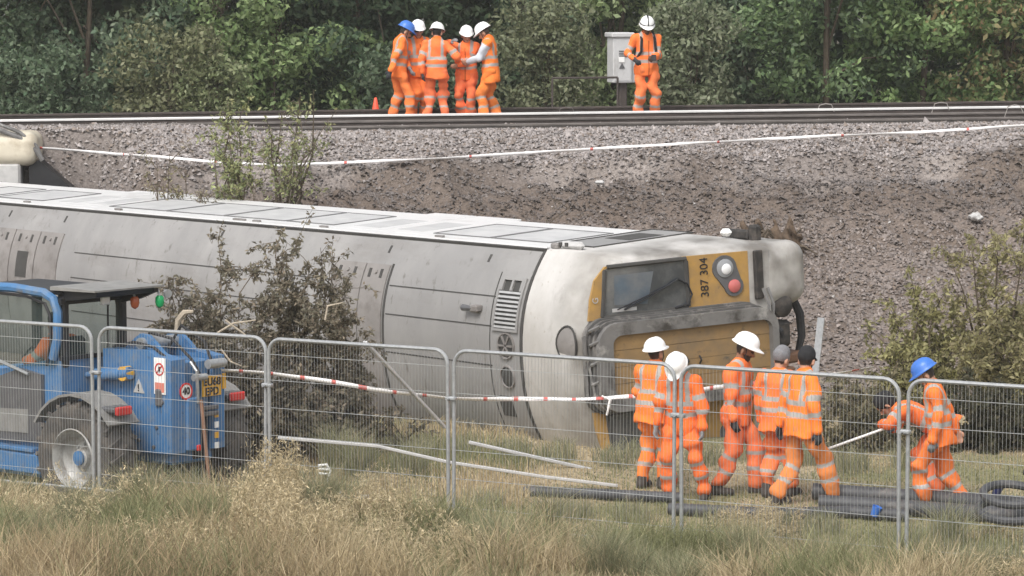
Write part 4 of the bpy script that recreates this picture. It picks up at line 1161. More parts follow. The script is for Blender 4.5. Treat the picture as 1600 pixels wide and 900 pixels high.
# far group on the track
FC = 0.019
person('worker in blue helmet facing right, leftmost on the railway', 623, 61.9, 12, 1.90, lean=6, hands=((-0.26, 0.02, 0.78), (0.30, -0.22, 0.86)), feet=((-0.12, -0.12), (0.12, 0.18)), head=(28, 0, 0), hat='helm_b', gloves=('dark', 'dark'), cell=FC, gz=FZ, seed=110, group=FG)
person('worker in white helmet and sunglasses facing camera, second from left on railway', 652, 62.2, -62, 1.90, lean=2, hands=((-0.27, 0.12, 0.84), (0.25, 0.22, 0.95)), head=(12, 14, 0), gloves=('grey', 'grey'), cell=FC, gz=FZ, seed=120, glasses=True, group=FG)
person('worker in white helmet with back to camera, centre of the railway group', 682, 61.7, 84, 1.86, lean=2, hands=((-0.24, -0.10, 0.90), (0.36, 0.20, 1.10)), feet=((-0.16, 0.0), (0.13, 0.05)), head=(14, 12, 0), gloves=('dark', None), cell=FC, gz=FZ, seed=130, group=FG, hair=(0.02, 0.016, 0.014))
person('worker in white helmet holding a phone to the ear on railway', 729, 62.1, -100, 1.80, lean=3, hands=((0.10, 0.26, 1.08), (0.26, 0.20, 1.50)), head=(16, -18, 0), gloves=(None, 'grey'), cell=FC, gz=FZ, seed=140, group=FG)
person('worker in orange vest over pale shirt, rightmost of the five on railway', 767, 61.8, 168, 1.88, lean=5, hands=((-0.12, 0.40, 1.10), (0.10, 0.42, 1.08)), feet=((-0.13, 0.08), (0.13, -0.1)), head=(34, 0, 0), gloves=(None, None), cell=FC, gz=FZ, seed=150, vest=np.array((0.55, 0.57, 0.62)), jlen=0.07, hair=(0.05, 0.03, 0.02), group=FG)
lone, ho, H = person('lone worker in striped white helmet with dark backpack straps beside cabinet', 1009, 62.3, -76, 1.98, lean=2, hands=((-0.04, 0.30, 1.10), (0.27, 0.26, 1.06)), feet=((-0.15, 0.0), (0.15, 0.0)), head=(24, 8, 0), gloves=(None, 'dark'), cell=FC, gz=FZ, seed=160, skin=SKIN_D * 0.5, group=FG)
mb = MB(); mb.tube([H(0, 0.14 * math.cos(a) - 0.012, 0.064 + 0.14 * math.sin(a)) for a in np.linspace(0.1, math.pi - 0.1, 12)], 0.014, 5)
mb.tube([H(0.125 * math.sin(a), 0.14 * math.cos(a) - 0.012, 0.082) for a in np.linspace(-1.6, 1.6, 12)], 0.009, 5); mb.build('helmet_stripe', M['black'], ho)
mb = MB()
for sg in (-1, 1): mb.tube([(0.11 * sg, -0.12, 1.42), (0.12 * sg, 0.0, 1.51), (0.115 * sg, 0.13, 1.40), (0.13 * sg, 0.155, 1.20), (0.17 * sg, 0.06, 1.10)], 0.024, 6)
mb.box((0, -0.2, 1.25), (0.30, 0.14, 0.42), 0.05)
bp_ = mb.build('backpack', M['capblack']); bp_.matrix_world = Matrix.Translation(lone.location) @ Matrix.Rotation(lone.rotation_euler.z, 4, 'Z') @ Matrix.Scale(lone.scale[0], 4)
tag(bp_, 'dark backpack worn by the lone worker beside the cabinet', 'backpack')


def in_person(p_root, q):
    return np.array(Matrix.Translation(p_root.location) @ Matrix.Rotation(p_root.rotation_euler.z, 4, 'Z') @ Matrix.Scale(p_root.scale[0], 4) @ Vector(q))


mb = MB(); c = in_person(lone, (0.0, 0.47, 1.10)); mb.box((0, 0, 0), (0.09, 0.02, 0.16), 0.006, Matrix.Translation(c) @ Matrix.Rotation(R(-50), 4, 'X')); tag(mb.build('phone', M['black']), 'black phone held by the lone worker', 'phone')

# ------------------------------------------------------------------ telehandler
M['blue'] = mat('machine_blue', (0.058, 0.165, 0.34), 0.42, var=0.10, scale=4, dirt=[((0.19, 0.22, 0.25), 0.48, 0.8, 5, (1, 1, 1)), ((0.03, 0.05, 0.09), 0.6, 0.75, 9, (1, 1, 1)), ((0.15, 0.12, 0.09), 0.60, 0.74, 3.5, (1, 1, 1.5))])
M['tyre'] = mat('muddy_tyre', (0.075, 0.07, 0.065), 0.9, var=0.3, scale=8, dirt=[((0.15, 0.13, 0.11), 0.45, 0.7, 5, (1, 1, 1))], bump=0.3)
M['rim'] = mat('wheel_rim_grey', (0.40, 0.395, 0.38), 0.5, 0.15, var=0.2, scale=8, dirt=[((0.20, 0.175, 0.145), 0.48, 0.7, 6, (1, 1, 1))])
M['mudguard'] = mat('mudguard_grey', (0.22, 0.215, 0.205), 0.6, var=0.2, scale=6)
M['plate_y'] = mat('plate_yellow', (0.62, 0.34, 0.04), 0.5, var=0.1, scale=10)
M['green_l'] = mat('beacon_green', (0.01, 0.32, 0.10), 0.25, var=0.1)
M['amber_l'] = mat('beacon_amber', (0.40, 0.10, 0.04), 0.25, var=0.1)


def glass_mat(name, col, tr):
    m = bpy.data.materials.new(name); m.use_nodes = True; nt = m.node_tree; b = nt.nodes['Principled BSDF']
    b.inputs['Base Color'].default_value = (*col, 1); b.inputs['Roughness'].default_value = 0.08
    t = nt.nodes.new('ShaderNodeBsdfTransparent'); t.inputs['Color'].default_value = (0.85, 0.9, 0.88, 1); mx = nt.nodes.new('ShaderNodeMixShader'); mx.inputs[0].default_value = tr
    nt.links.new(b.outputs[0], mx.inputs[1]); nt.links.new(t.outputs[0], mx.inputs[2]); nt.links.new(mx.outputs[0], nt.nodes['Material Output'].inputs['Surface']); return m


M['cabglass'] = glass_mat('cab_glass', (0.12, 0.15, 0.145), 0.84)
TB = R(180 - 41)      # heading
w0 = at(137, 714, 38.0)
TH = thing('telehandler', 'blue telehandler with black cab roof and grey mudguards behind the fence', 'telehandler', (w0[0] + 0.9 * math.sin(TB), w0[1] - 0.9 * math.cos(TB), w0[2] - 0.60), TB)
# local x forward, y left, z up; rear axle at x = 0
# chassis and rear body
mb = MB(); mb.box((1.2, -0.0, 0.72), (4.0, 0.66, 0.42), 0.03); mb.box((0.4, 0, 0.56), (0.36, 1.5, 0.22), 0.03); mb.build('chassis', M['blue'], TH)
mb = MB()
mb.prism([(-0.90, 0.66), (0.25, 0.62), (0.25, 1.80), (-0.52, 1.83), (-0.62, 1.78), (-0.90, 1.74)], 0.20, 0.42, lambda x, z, y: (x, y, z))
mb.build('rear_side_plate', M['blue'], TH, sm=False)
mb = MB(); mb.prism([(-0.90, 0.66), (0.25, 0.62), (0.25, 1.80), (-0.62, 1.78), (-0.90, 1.74)], -0.42, -0.25, lambda x, z, y: (x, y, z)); mb.build('rear_side_plate', M['blue'], TH, sm=False)
mb = MB(); mb.box((-0.45, -0.02, 1.42), (0.80, 0.40, 0.58), 0.02); mb.build('counterweight', M['blue'], TH)
mb = MB(); mb.box((-0.86, 0.09, 0.98), (0.14, 0.22, 0.62), 0.02); mb.build('rear_post', M['blue'], TH)
mb = MB(); mb.box((-0.72, -0.12, 0.9), (0.2, 0.26, 0.7), 0.02); mb.build('hitch_recess', M['black'], TH)
# boom pivot ears and boom along the right side
for y in (0.22, -0.28):
    mb = MB(); mb.prism([(-0.62, 1.76), (0.12, 1.76), (-0.10, 1.93), (-0.20, 1.99), (-0.32, 1.98), (-0.44, 1.90)], y - 0.03, y + 0.03, lambda x, z, yy: (x, yy, z)); mb.build('boom_pivot', M['blue'], TH, sm=False)
mb = MB(); mb.box((1.75, -0.05, 1.50), (3.6, 0.34, 0.38), 0.03, Matrix.Translation((0, -0.26, 0)) @ Matrix.Translation((0, 0, 0.0)) @ Matrix.Rotation(R(7), 4, 'Y')); mb.build('boom', M['blue'], TH)
mb = MB(); mb.lathe([(0.07, -0.32), (0.07, 0.30)], (-0.25, 0, 1.88), (0, 1, 0), 14); mb.build('pivot_pin', M['galv'], TH)
# engine pod on the right
mb = MB(); mb.box((1.35, -0.78, 1.05), (1.7, 0.62, 0.6), 0.08); mb.build('engine_cover', M['blue'], TH)
# cylinder and hoses
mb = MB(); mb.tube([(-0.30, 0.50, 1.56), (0.28, 0.52, 1.50)], 0.075, 12); cy_ = mb.build('hydraulic_cylinder', M['blue'], TH)
mb = MB(); mb.tube([(0.25, 0.52, 1.505), (0.95, 0.54, 1.44)], 0.034, 10); mb.build('cylinder_rod', M['blue'], cy_)
mb = MB(); mb.lathe([(0.085, -0.06), (0.085, 0.06)], (-0.22, 0.50, 1.55), (0, 1, 0), 14); mb.build('cylinder_eye', M['plate_y'], cy_)
for k, pts in enumerate((((-0.2, 0.1, 1.8), (-0.25, 0.15, 2.0), (-0.6, 0.12, 1.95), (-0.85, 0.05, 1.72), (-0.95, -0.02, 1.5)), ((-0.3, -0.1, 1.8), (-0.5, -0.12, 2.08), (-0.85, -0.15, 1.92), (-0.93, -0.2, 1.66)),
                         ((-0.88, 0.1, 1.70), (-0.98, 0.1, 1.6), (-0.98, 0.08, 1.4), (-0.94, 0.04, 1.22)), ((0.2, 0.3, 1.82), (-0.2, 0.34, 1.90), (-0.5, 0.32, 1.86), (-0.86, 0.3, 1.66)))):
    mb = MB(); mb.tube(pts, 0.018, 7); mb.build('hydraulic_hose', M['rubber'] if k != 2 else M['galv'], TH)
mb = MB(); mb.lathe([(0.055, 0), (0.055, 0.26)], (-0.96, -0.10, 1.66), (0, -1, 0), 12); mb.lathe([(0.04, 0), (0.04, 0.2)], (-0.95, 0.12, 1.52), (0, -1, 0), 12); mb.build('rear_cylinder', M['galv'], TH)
mb = MB()
for z in (1.2, 1.27): mb.box((-0.92, -0.16, z - 0.12), (0.06, 0.26, 0.05), 0.01)
mb.build('valve_block', M['lampdark'], TH)
for k in range(4):
    mb = MB(); mb.box((-0.925, -0.27, 1.06 - 0.12 * k), (0.012, 0.06, 0.07)); mb.build('warning_tag', M['plate_y'] if k % 2 == 0 else M['white'], TH)
mb = MB(); mb.box((-0.935, 0.03, 0.70), (0.03, 0.06, 0.07), 0.01); mb.build('reflector', M['red'], TH)
for x, z in ((0.05, 1.5), (-0.1, 1.5), (-0.35, 0.78), (-0.65, 0.95), (-0.6, 0.72), (-0.75, 1.25)):
    mb = MB(); mb.lathe([(0.026, 0), (0.02, 0.018)], (x, 0.42, z), (0, 1, 0), 8); mb.build('bolt', M['lampdark'], TH)
mb = MB(); mb.box((-0.70, 0.43, 1.3), (0.10, 0.05, 0.2), 0.015); mb.build('lock', M['lampdark'], TH)
# plates and signs
Mr = lambda x, y, z: Matrix.Translation((x, y, z)) @ Matrix(((0, 0, -1, 0), (-1, 0, 0, 0), (0, 1, 0, 0), (0, 0, 0, 1)))     # facing backwards
Ml = lambda x, y, z: Matrix.Translation((x, y, z)) @ Matrix(((-1, 0, 0, 0), (0, 0, 1, 0), (0, 1, 0, 0), (0, 0, 0, 1)))      # facing left
mb = MB(); mb.box((-0.925, -0.19, 1.40), (0.015, 0.30, 0.235), 0.004); pl = mb.build('number_plate', M['plate_y'], TH); text_obj('EU68\nEPD', 0.125, 'plate_text', M['black'], pl, Mr(-0.935, -0.19, 1.39), 0.002, 0.004)
mb = MB(); mb.lathe([(0.095, 0), (0.095, 0.008)], (-0.905, 0.20, 1.37), (-1, 0, 0), 24); sg_ = mb.build('speed_sign', M['white'], TH)
mb = MB(); mb.lathe([(0.078, 0.008), (0.078, 0.012), (0.098, 0.012), (0.098, 0.0)], (-0.905, 0.20, 1.37), (-1, 0, 0), 24, cap=False); mb.build('sign_ring', M['red'], sg_)
text_obj('40', 0.11, 'sign_text', M['black'], sg_, Mr(-0.915, 0.20, 1.37), 0.002, 0.005)
mb = MB(); mb.box((-0.72, 0.428, 1.55), (0.19, 0.012, 0.42), 0.003); ps = mb.build('warning_sign', M['white'], TH)
mb = MB(); mb.lathe([(0.058, 0.0), (0.058, 0.006), (0.074, 0.006), (0.074, 0.0)], (-0.72, 0.434, 1.63), (0, 1, 0), 24, cap=False); mb.tube([(-0.77, 0.438, 1.68), (-0.67, 0.438, 1.58)], 0.007, 4); mb.build('prohibition_ring', M['red'], ps)
mb = MB(); mb.tube([(-0.72, 0.437, 1.66), (-0.72, 0.437, 1.60)], 0.014, 6); mb.build('pictogram', M['black'], ps)
mb = MB(); mb.box((-0.72, 0.436, 1.42), (0.15, 0.004, 0.11)); mb.build('text_panel', mat('pale_red', (0.6, 0.2, 0.15), 0.6), ps)
mb = MB(); mb.prism([(-0.45, 1.33), (-0.27, 1.33), (-0.36, 1.49)], 0.42, 0.43, lambda x, z, y: (x, y, z)); mb.build('hazard_triangle', M['dull_white'], TH, sm=False)
text_obj('!', 0.11, 'hazard_mark', M['black'], TH, Ml(-0.36, 0.433, 1.385), 0.002, 0.003)
mb = MB(); mb.box((-0.925, -0.39, 1.44), (0.015, 0.05, 0.18)); mb.build('hazard_label', M['plate_y'], TH)
# wheels
def wheel(x, y, sgn):
    o0 = (x, y, 0.60); ax = (0, sgn, 0)
    mb = MB(); mb.lathe([(0.34, -0.22), (0.47, -0.25), (0.61, -0.22), (0.645, -0.13), (0.645, 0.13), (0.61, 0.22), (0.47, 0.25), (0.36, 0.225), (0.325, 0.15)], o0, ax, 36, cap=False); t = mb.build('wheel', M['tyre'], TH)
    lug = MB()
    for k in range(22):
        for sd in (-1, 1):
            a = 2 * math.pi * (k + 0.5 * (sd > 0)) / 22
            d0 = Vector((math.cos(a), 0, math.sin(a))); d1 = Vector((math.cos(a + 0.16), 0, math.sin(a + 0.16)))
            c0 = Vector(o0) + d0 * 0.652 + Vector((0, sd * 0.02, 0)); c1 = Vector(o0) + d1 * 0.634 + Vector((0, sd * 0.22, 0))
            lug.tube([c0, c1], [0.028, 0.034], 4)
    lug.build('tread', M['tyre'], t, sm=False)
    mb = MB(); mb.lathe([(0.345, 0.215), (0.355, 0.23), (0.34, 0.24), (0.318, 0.21), (0.31, 0.10), (0.27, 0.06), (0.25, 0.02), (0.17, 0.0), (0.16, 0.03)], o0, ax, 36, cap=False); rm = mb.build('rim', M['rim'], t)
    mb = MB(); mb.lathe([(0.19, -0.02), (0.19, 0.03), (0.12, 0.05), (0.11, 0.11), (0.07, 0.13)], o0, ax, 24); hb = mb.build('hub', M['rim'], t)
    mb = MB(); mb.lathe([(0.085, 0.12), (0.085, 0.15), (0.03, 0.16)], o0, ax, 16); mb.build('hub_cap', M['blue'], t)
    for k in range(8):
        a = math.pi * k / 4; mb = MB(); mb.lathe([(0.02, 0.03), (0.018, 0.065)], (x + 0.155 * math.cos(a), y, 0.60 + 0.155 * math.sin(a)), ax, 7); mb.build('wheel_nut', M['galv'], t)
for x in (0, 2.75):
    wheel(x, 0.9, 1); wheel(x, -0.9, -1)
for y, sg in ((0.9, 1), (-0.9, -1)):
    for x in (0.0, 2.75):
        mb = MB(); prof = []
        for a in np.linspace(R(36), R(150), 9): prof.append((x - 0.78 * math.cos(a), 0.60 + 0.755 * math.sin(a)))
        inn = [(x - 0.75 * math.cos(a), 0.60 + 0.725 * math.sin(a)) for a in np.linspace(R(150), R(36), 9)]
        mb.prism(prof + inn, y - 0.23, y + 0.23, lambda xx, z, yy: (xx, yy, z)); g = mb.build('mudguard', M['mudguard'], TH, sharp=30)
        if x == 0:
            mb = MB(); mb.box((-0.52, y + 0.02, 1.20), (0.22, 0.30, 0.07), 0.02); mb.build('lamp_bracket', M['lampdark'], g)
            mb = MB(); mb.box((-0.64, y + 0.02, 1.19), (0.05, 0.24, 0.10), 0.015); mb.build('tail_light', M['red'], g)
# cab: posts, roof, glass
CX0, CX1, CY0, CY1, CZ0, CZ1 = 0.42, 1.95, -0.05, 0.95, 0.75, 2.46
mb = MB(); mb.prism([(0.42, 0.95), (0.55, 0.62), (1.95, 0.62), (1.95, 1.35), (1.75, 1.45), (0.46, 1.72), (0.42, 1.72)], CY0, CY1 - 0.04, lambda x, z, y: (x, y, z)); mb.build('cab_base', M['blue'], TH, sm=False)
mb = MB(); mb.prism([(0.72, 0.70), (1.9, 0.66), (1.9, 1.30), (1.1, 1.55), (0.72, 1.5)], CY1 - 0.045, CY1 + 0.012, lambda x, z, y: (x, y, z)); dr = mb.build('door', M['lampdark'], TH, sm=False)
mb = MB(); mb.prism([(0.95, 0.80), (1.55, 0.78), (1.55, 1.05), (0.95, 1.08)], CY1 + 0.012, CY1 + 0.02, lambda x, z, y: (x, y, z)); mb.build('door_panel', M['mudguard'], dr, sm=False)
arch = [(0.52, 1.70), (0.44, 1.95), (0.43, 2.25), (0.50, 2.40), (0.66, 2.46), (1.2, 2.49), (1.75, 2.48), (1.93, 2.42), (2.02, 2.2), (2.10, 1.6), (2.12, 1.2)]
mb = MB(); mb.tube([(x, CY1, z) for x, z in arch], 0.055, 8); mb.build('door_frame', M['blue'], TH)
mb = MB(); mb.tube([(0.60, CY1 + 0.03, 1.62), (0.52, CY1 + 0.03, 1.9), (0.53, CY1 + 0.03, 2.2), (0.62, CY1 + 0.03, 2.34), (0.95, CY1 + 0.03, 2.41), (1.6, CY1 + 0.03, 2.42)], 0.018, 6); mb.build('window_seal', M['black'], TH)
mb = MB(); mb.prism([(0.52, 1.62), (2.05, 1.50), (1.95, 2.38), (0.62, 2.42), (0.48, 2.25)], CY1 - 0.012, CY1 - 0.004, lambda x, z, y: (x, y, z)); mb.build('door_glass', M['cabglass'], TH, sm=False)
for x, y in ((0.45, CY0), (1.95, CY0), (0.45, CY1 - 0.1)):
    mb = MB(); mb.box((x, y, 2.02), (0.12, 0.10, 0.84), 0.02); mb.build('cab_post', M['black'], TH)
mb = MB(); mb.box((0.42, 0.45, 2.03), (0.012, 0.94, 0.66)); mb.build('rear_glass', M['cabglass'], TH)
mb = MB(); mb.box((0.405, 0.20, 2.03), (0.014, 0.015, 0.64)); mb.box((0.405, 0.45, 1.71), (0.04, 0.98, 0.05)); mb.box((0.405, 0.45, 2.37), (0.05, 0.98, 0.07)); mb.build('rear_window_frame', M['black'], TH)
mb = MB(); mb.box((1.15, 0.45, 2.47), (1.5, 0.96, 0.05), 0.02); mb.build('roof', M['black'], TH)
mb = MB(); mb.prism([(0.55, 2.50), (-0.22, 2.515), (-0.22, 2.535), (0.55, 2.545)], -0.12, 0.96, lambda x, z, y: (x, y, z)); mb.build('roof_visor', M['mudguard'], TH, sm=False)
mb = MB(); mb.prism([(0.50, 2.48), (-0.18, 2.50), (-0.18, 2.46), (0.1, 2.36), (0.50, 2.28)], -0.06, 0.0, lambda x, z, y: (x, y, z)); mb.prism([(0.50, 2.49), (-0.18, 2.505), (-0.14, 2.45), (0.50, 2.36)], 0.0, 0.88, lambda x, z, y: (x, y, z)); mb.build('visor_support', M['black'], TH, sm=False)
for y, m_, nm, x in ((0.18, M['amber_l'], 'amber_beacon', -0.02), (-0.10, M['green_l'], 'green_beacon', -0.14)):
    mb = MB(); mb.tube([(x + 0.02, y, 2.48), (x - 0.02, y, 2.40)], 0.014, 6); b_ = mb.build('beacon_stalk', M['galv'], TH)
    mb = MB(); mb.lathe([(0.03, 0.0), (0.05, -0.025), (0.054, -0.08), (0.04, -0.125), (0.012, -0.145)], (x - 0.02, y, 2.41), (0, 0, 1), 16); mb.build(nm, m_, b_)
mb = MB(); mb.box((0.16, 0.46, 2.37), (0.06, 0.12, 0.10), 0.015); mb.build('work_lamp', M['lamp'], TH)
mb = MB(); mb.lathe([(0.05, 0), (0.05, 0.03)], (-0.14, -0.24, 2.42), (-1, 0.3, 0), 12); mb.build('reversing_mirror', M['galv'], TH)
mb = MB(); mb.tube([(0.9, CY1 + 0.05, 1.50), (1.4, CY1 + 0.06, 1.62), (1.8, CY1 + 0.05, 1.62)], 0.02, 6); mb.build('grab_rail', M['galv'], TH)
mb = MB(); mb.box((1.1, 0.42, 1.15), (0.5, 0.5, 0.2), 0.05); mb.box((0.82, 0.42, 1.55), (0.12, 0.46, 0.7), 0.05); mb.build('seat', M['capblack'], TH)
mb = MB(); mb.box((1.2, 1.02, 0.62), (0.9, 0.14, 0.05), 0.01); mb.box((1.2, 0.93, 0.46), (1.5, 0.30, 0.30), 0.05); mb.build('step', M['blue'], TH)
mb = MB(); mb.tube([(1.5, 0.42, 1.2), (1.45, 0.42, 1.55)], 0.03, 8); mb.tube([(1.45 + 0.0, 0.42 + 0.17 * math.cos(a), 1.57 + 0.17 * math.sin(a)) for a in np.linspace(0, 2 * math.pi, 15)[:-1]], 0.014, 6, closed=True); mb.build('steering_wheel', M['black'], TH)
# driver
dm = TH.matrix_basis @ Vector((0.98, 0.46, 0.42))
Yd = dm.y; drv, _, _ = person('driver in orange hi-vis seated in the blue telehandler cab', 800 + dm.x / Yd * F_PX, Yd, math.degrees(TB), 1.76, lean=4, pelvis=(0, 0, 0.97), hands=((-0.16, 0.42, 1.22), (0.16, 0.42, 1.22)), feet=((-0.12, 0.42), (0.12, 0.42)), feetz=(0.35, 0.35), head=(5, 20, 0), hat='hair', gz=dm.z, seed=200, knee_pole=(0, 1, 0.8))
# shovel leaning against the back of the machine
A_ = TH.matrix_basis @ Vector((-0.97, 0.02, 1.25)); B_ = at(327, 752, 37.2)
mb = MB(); mb.tube([A_, (np.array(A_) + B_) / 2, B_], 0.022, 8); sv = mb.build('digging_bar', M['brown_wood']); tag(sv, 'brown wooden handled bar leaning on the back of the blue telehandler', 'tool')

# ------------------------------------------------------------------ fence panels
def fs(px): return 141 + 22 * (px - 145) / 1275.0


FH = 1.95
FL = ['leftmost wire fence panel, in front of the telehandler cab', 'wire fence panel in front of the telehandler rear', 'wire fence panel in front of the brown bush',
      'wire fence panel in front of the white cab roof', 'wire fence panel in front of the walking workers', 'rightmost wire fence panel, right of the worker in blue helmet']
joints = []; fences = []; fW = []
for k, (p0, p1) in enumerate(((-205, 141), (149, 411), (419, 700), (708, 1055), (1068, 1411), (1423, 1775))):
    Y0 = F_PX / fs(p0); Y1 = F_PX / fs(p1); A = np.array([(p0 - 800) / fs(p0), Y0]); B = np.array([(p1 - 800) / fs(p1), Y1]); W_ = np.linalg.norm(B - A); d = (B - A) / W_
    zA = -0.02; fo = thing('wire_fence', FL[k], 'fence panel', (A[0], A[1], zA), math.atan2(d[1], d[0]), 'temporary wire fence panels')
    fo.rotation_euler.x = R([0.6, -0.8, 0.5, -0.4, 0.9, -0.5][k])
    rc = 0.16; path = [(0, 0, 0.0), (0, 0, FH - rc)] + [(rc - rc * math.cos(a), 0, FH - rc + rc * math.sin(a)) for a in np.linspace(0.2, math.pi / 2, 6)]
    path += [(W_ - q[0], 0, q[2]) for q in path[::-1]]
    mb = MB(); mb.tube(path, 0.021, 8); mb.build('frame', M['galv'], fo)
    mb = MB(); mb.tube([(0, 0, 0.12), (W_, 0, 0.12)], 0.019, 6); mb.build('bottom_rail', M['galv'], fo)
    mb = MB(); x = 0.05
    while x < W_ - 0.03:
        zt = FH - (0.0 if rc < x < W_ - rc else rc - math.sqrt(max(0, rc * rc - (rc - min(x, W_ - x)) ** 2))); mb.tube([(x, 0.004, 0.12), (x, 0.004, zt)], 0.0021, 3, cap=False); x += 0.0385
    for z in (0.30, 0.60, 0.90, 1.20, 1.50, 1.78):
        mb.tube([(0, -0.002, z), (W_, -0.002, z)], 0.0038, 4, cap=False)
    mb.build('wire_mesh', M['wire'], fo, sm=False, kind='stuff')
    joints.append((A, B)); fences.append(fo); fW.append(W_)
for k in range(5):
    B = joints[k][1]; A = joints[k + 1][0]; c = (A + B) / 2; d = A - B; an_ = math.atan2(d[1], d[0])
    bl = MB(); bl.box((0, 0, 0.05), (0.24, 0.66, 0.14), 0.03); o = bl.build('fence_weight', M['rubber']); o.location = (c[0], c[1], tz1(c[0], c[1])); o.rotation_euler = (0, 0, an_ + 0.12 * (k - 2))
    tag(o, ['black fence foot beside the telehandler wheel', 'black fence foot right of the telehandler', 'black fence foot below the leaning grey bar', 'black fence foot under the post in front of two white helmets', 'black fence foot beside the worker in blue helmet'][k], 'fence foot', 'rubber feet under the fence joints')
    for z in (1.42,):
        t_ = MB(); t_.box((0, 0, 0), (np.linalg.norm(d) + 0.06, 0.075, 0.045), 0.012); t_.lathe([(0.012, 0), (0.012, 0.06)], (0, -0.03, 0), (0, -1, 0), 8)
        o = t_.build('steel_clamp', M['galv']); o.location = (c[0], c[1], z); o.rotation_euler = (0, 0, an_)
        tag(o, ['steel clamp joining fence panels beside telehandler wheel', 'steel clamp joining fence panels right of the telehandler', 'steel clamp joining fence panels left of the white cab roof', 'steel clamp on the fence joint in front of two white helmets', 'steel clamp on the fence joint beside the blue helmet'][k], 'clamp', 'clamps joining the fence panels')
    if k == 1:
        t_ = MB(); t_.box((0, 0.02, 0.42), (0.07, 0.03, 0.3), 0.005); o = t_.build('post_sleeve', M['rubber'], fences[1]); o.location = (fW[1], 0, 0.45)

# ------------------------------------------------------------------ barrier tape
def tape_mat(name, pitch, frac, dark=(0.55, 0.04, 0.035)):
    m = mat(name, (0.82, 0.80, 0.79), 0.45, var=0.06, scale=6); return m


M['tape'] = mat('tape_white', (0.82, 0.80, 0.79), 0.45, var=0.06, scale=6)
M['tape_red'] = mat('tape_red', (0.60, 0.15, 0.13), 0.45, var=0.1, scale=6)


def tape(name, label, pts, width, red, sag=0.0, twist=0.0, group=None, flut=1.0):
    P = [np.array(p, float) for p in pts]; dense = []
    for a, b in zip(P[:-1], P[1:]):
        n = max(3, int(np.linalg.norm(b - a) / 0.05))
        for i in range(n):
            t = i / n; q = a * (1 - t) + b * t; q[2] -= sag * 4 * t * (1 - t); dense.append(q)
    dense.append(P[-1]); n = len(dense); V = []; acc = [0]
    for i in range(1, n): acc.append(acc[-1] + np.linalg.norm(dense[i] - dense[i - 1]))
    for i, q in enumerate(dense):
        a = twist * math.sin(acc[i] * 0.9) + 0.55 * math.sin(acc[i] * 2.3 + 1); q = q + np.array([0, 0, flut * (0.012 * math.sin(acc[i] * 2.1) + 0.006 * math.sin(acc[i] * 5.3))]); dz = width / 2 * math.cos(a); dy = width / 2 * math.sin(a)
        V += [q + np.array([0, -dy, dz]), q + np.array([0, dy, -dz])]
    Fc = [[2 * i, 2 * i + 2, 2 * i + 3, 2 * i + 1] for i in range(n - 1)]
    o = np_mesh(name, V, Fc, [M['tape'], M['tape_red']]); o.data.shade_smooth()
    for i in range(n - 1):
        if red and (acc[i] % red[0]) < red[1]: o.data.polygons[i].material_index = 1
    md = o.modifiers.new('thick', 'SOLIDIFY'); md.thickness = 0.0012
    return tag(o, label, 'tape', group)


tape('barrier_tape', 'red and white tape strung across the carriage front at fence height',
     [at(320, 579, 38.4), at(420, 584, 38.3), at(560, 603, 38.3), at(700, 622, 38.4), at(830, 626, 38.6), at(950, 621, 39.0), at(1085, 611, 39.2), at(1200, 597, 40.0), at(1365, 573, 40.6)], 0.052, (0.36, 0.06), 0.0, 0.6)
tk = at(948, 622, 38.97); mb = MB(); mb.tube([tk + np.array([-0.06, -0.02, 0.03]), tk + np.array([0.04, -0.03, -0.02]), tk + np.array([0.0, -0.03, -0.2])], [0.012, 0.02, 0.012], 5); tag(mb.build('tape_knot', M['tape']), 'white tail of knotted tape hanging before the cab front', 'tape')


def slope_pt(px, py):
    lo, hi = 44.0, 64.0
    for Y in np.arange(44.0, 64.0, 0.05):
        p = at(px, py, Y)
        if p[2] < tz1(p[0], p[1]) + 0.03: return at(px, py, Y - 0.1)
    return at(px, py, 56)


far = [(62, 231), (150, 238), (230, 244), (330, 252), (438, 259), (560, 253), (700, 247), (820, 239), (950, 231), (1080, 224), (1200, 217), (1310, 212), (1420, 207), (1510, 202), (1600, 196), (1700, 191)]
FP = [slope_pt(px, py) for px, py in far]
FP = [at(px, py, p[1] - 0.35) for (px, py), p in zip(far, FP)]
tape('barrier_tape', 'long pale tape stretched along the ballast bank below the rails', FP, 0.05, (2.3, 0.04), 0.0, 0.2, None, 0.25)

# ------------------------------------------------------------------ trackside equipment
cb = at(968, 135, 66.4); cabz = tz1(cb[0], cb[1])
cab_ = thing('equipment_cabinet', 'grey metal trackside equipment cabinet beside the lone worker', 'cabinet', (cb[0], cb[1], cabz), R(16))
M['cabgrey'] = mat('cabinet_grey', (0.50, 0.50, 0.50), 0.5, var=0.08, scale=5, dirt=[((0.3, 0.29, 0.27), 0.55, 0.8, 4, (1, 1, 0.4))])
mb = MB(); mb.box((0, 0, 1.13), (0.40, 0.40, 0.92), 0.015); mb.build('body', M['cabgrey'], cab_)
mb = MB(); mb.box((0, -0.205, 1.13), (0.34, 0.012, 0.84), 0.004); dd_ = mb.build('door', M['cabgrey'], cab_)
for k in range(3):
    mb = MB(); mb.box((0.0, -0.224, 1.30 - 0.05 * k), (0.17, 0.008, 0.02)); mb.build('louvre', M['lampdark'], dd_)
mb = MB(); mb.box((-0.03, -0.224, 1.14), (0.12, 0.006, 0.12)); mb.build('notice', M['white'], dd_)
mb = MB(); mb.prism([(-0.08, 0.96), (0.04, 0.96), (-0.02, 1.07)], -0.228, -0.222, lambda x, z, y: (x, y, z)); mb.build('warning_triangle', M['lampdark'], dd_, sm=False)
mb = MB(); mb.box((0.0, 0.0, 1.62), (0.48, 0.50, 0.10), 0.02); mb.build('lid', M['cabgrey'], cab_)
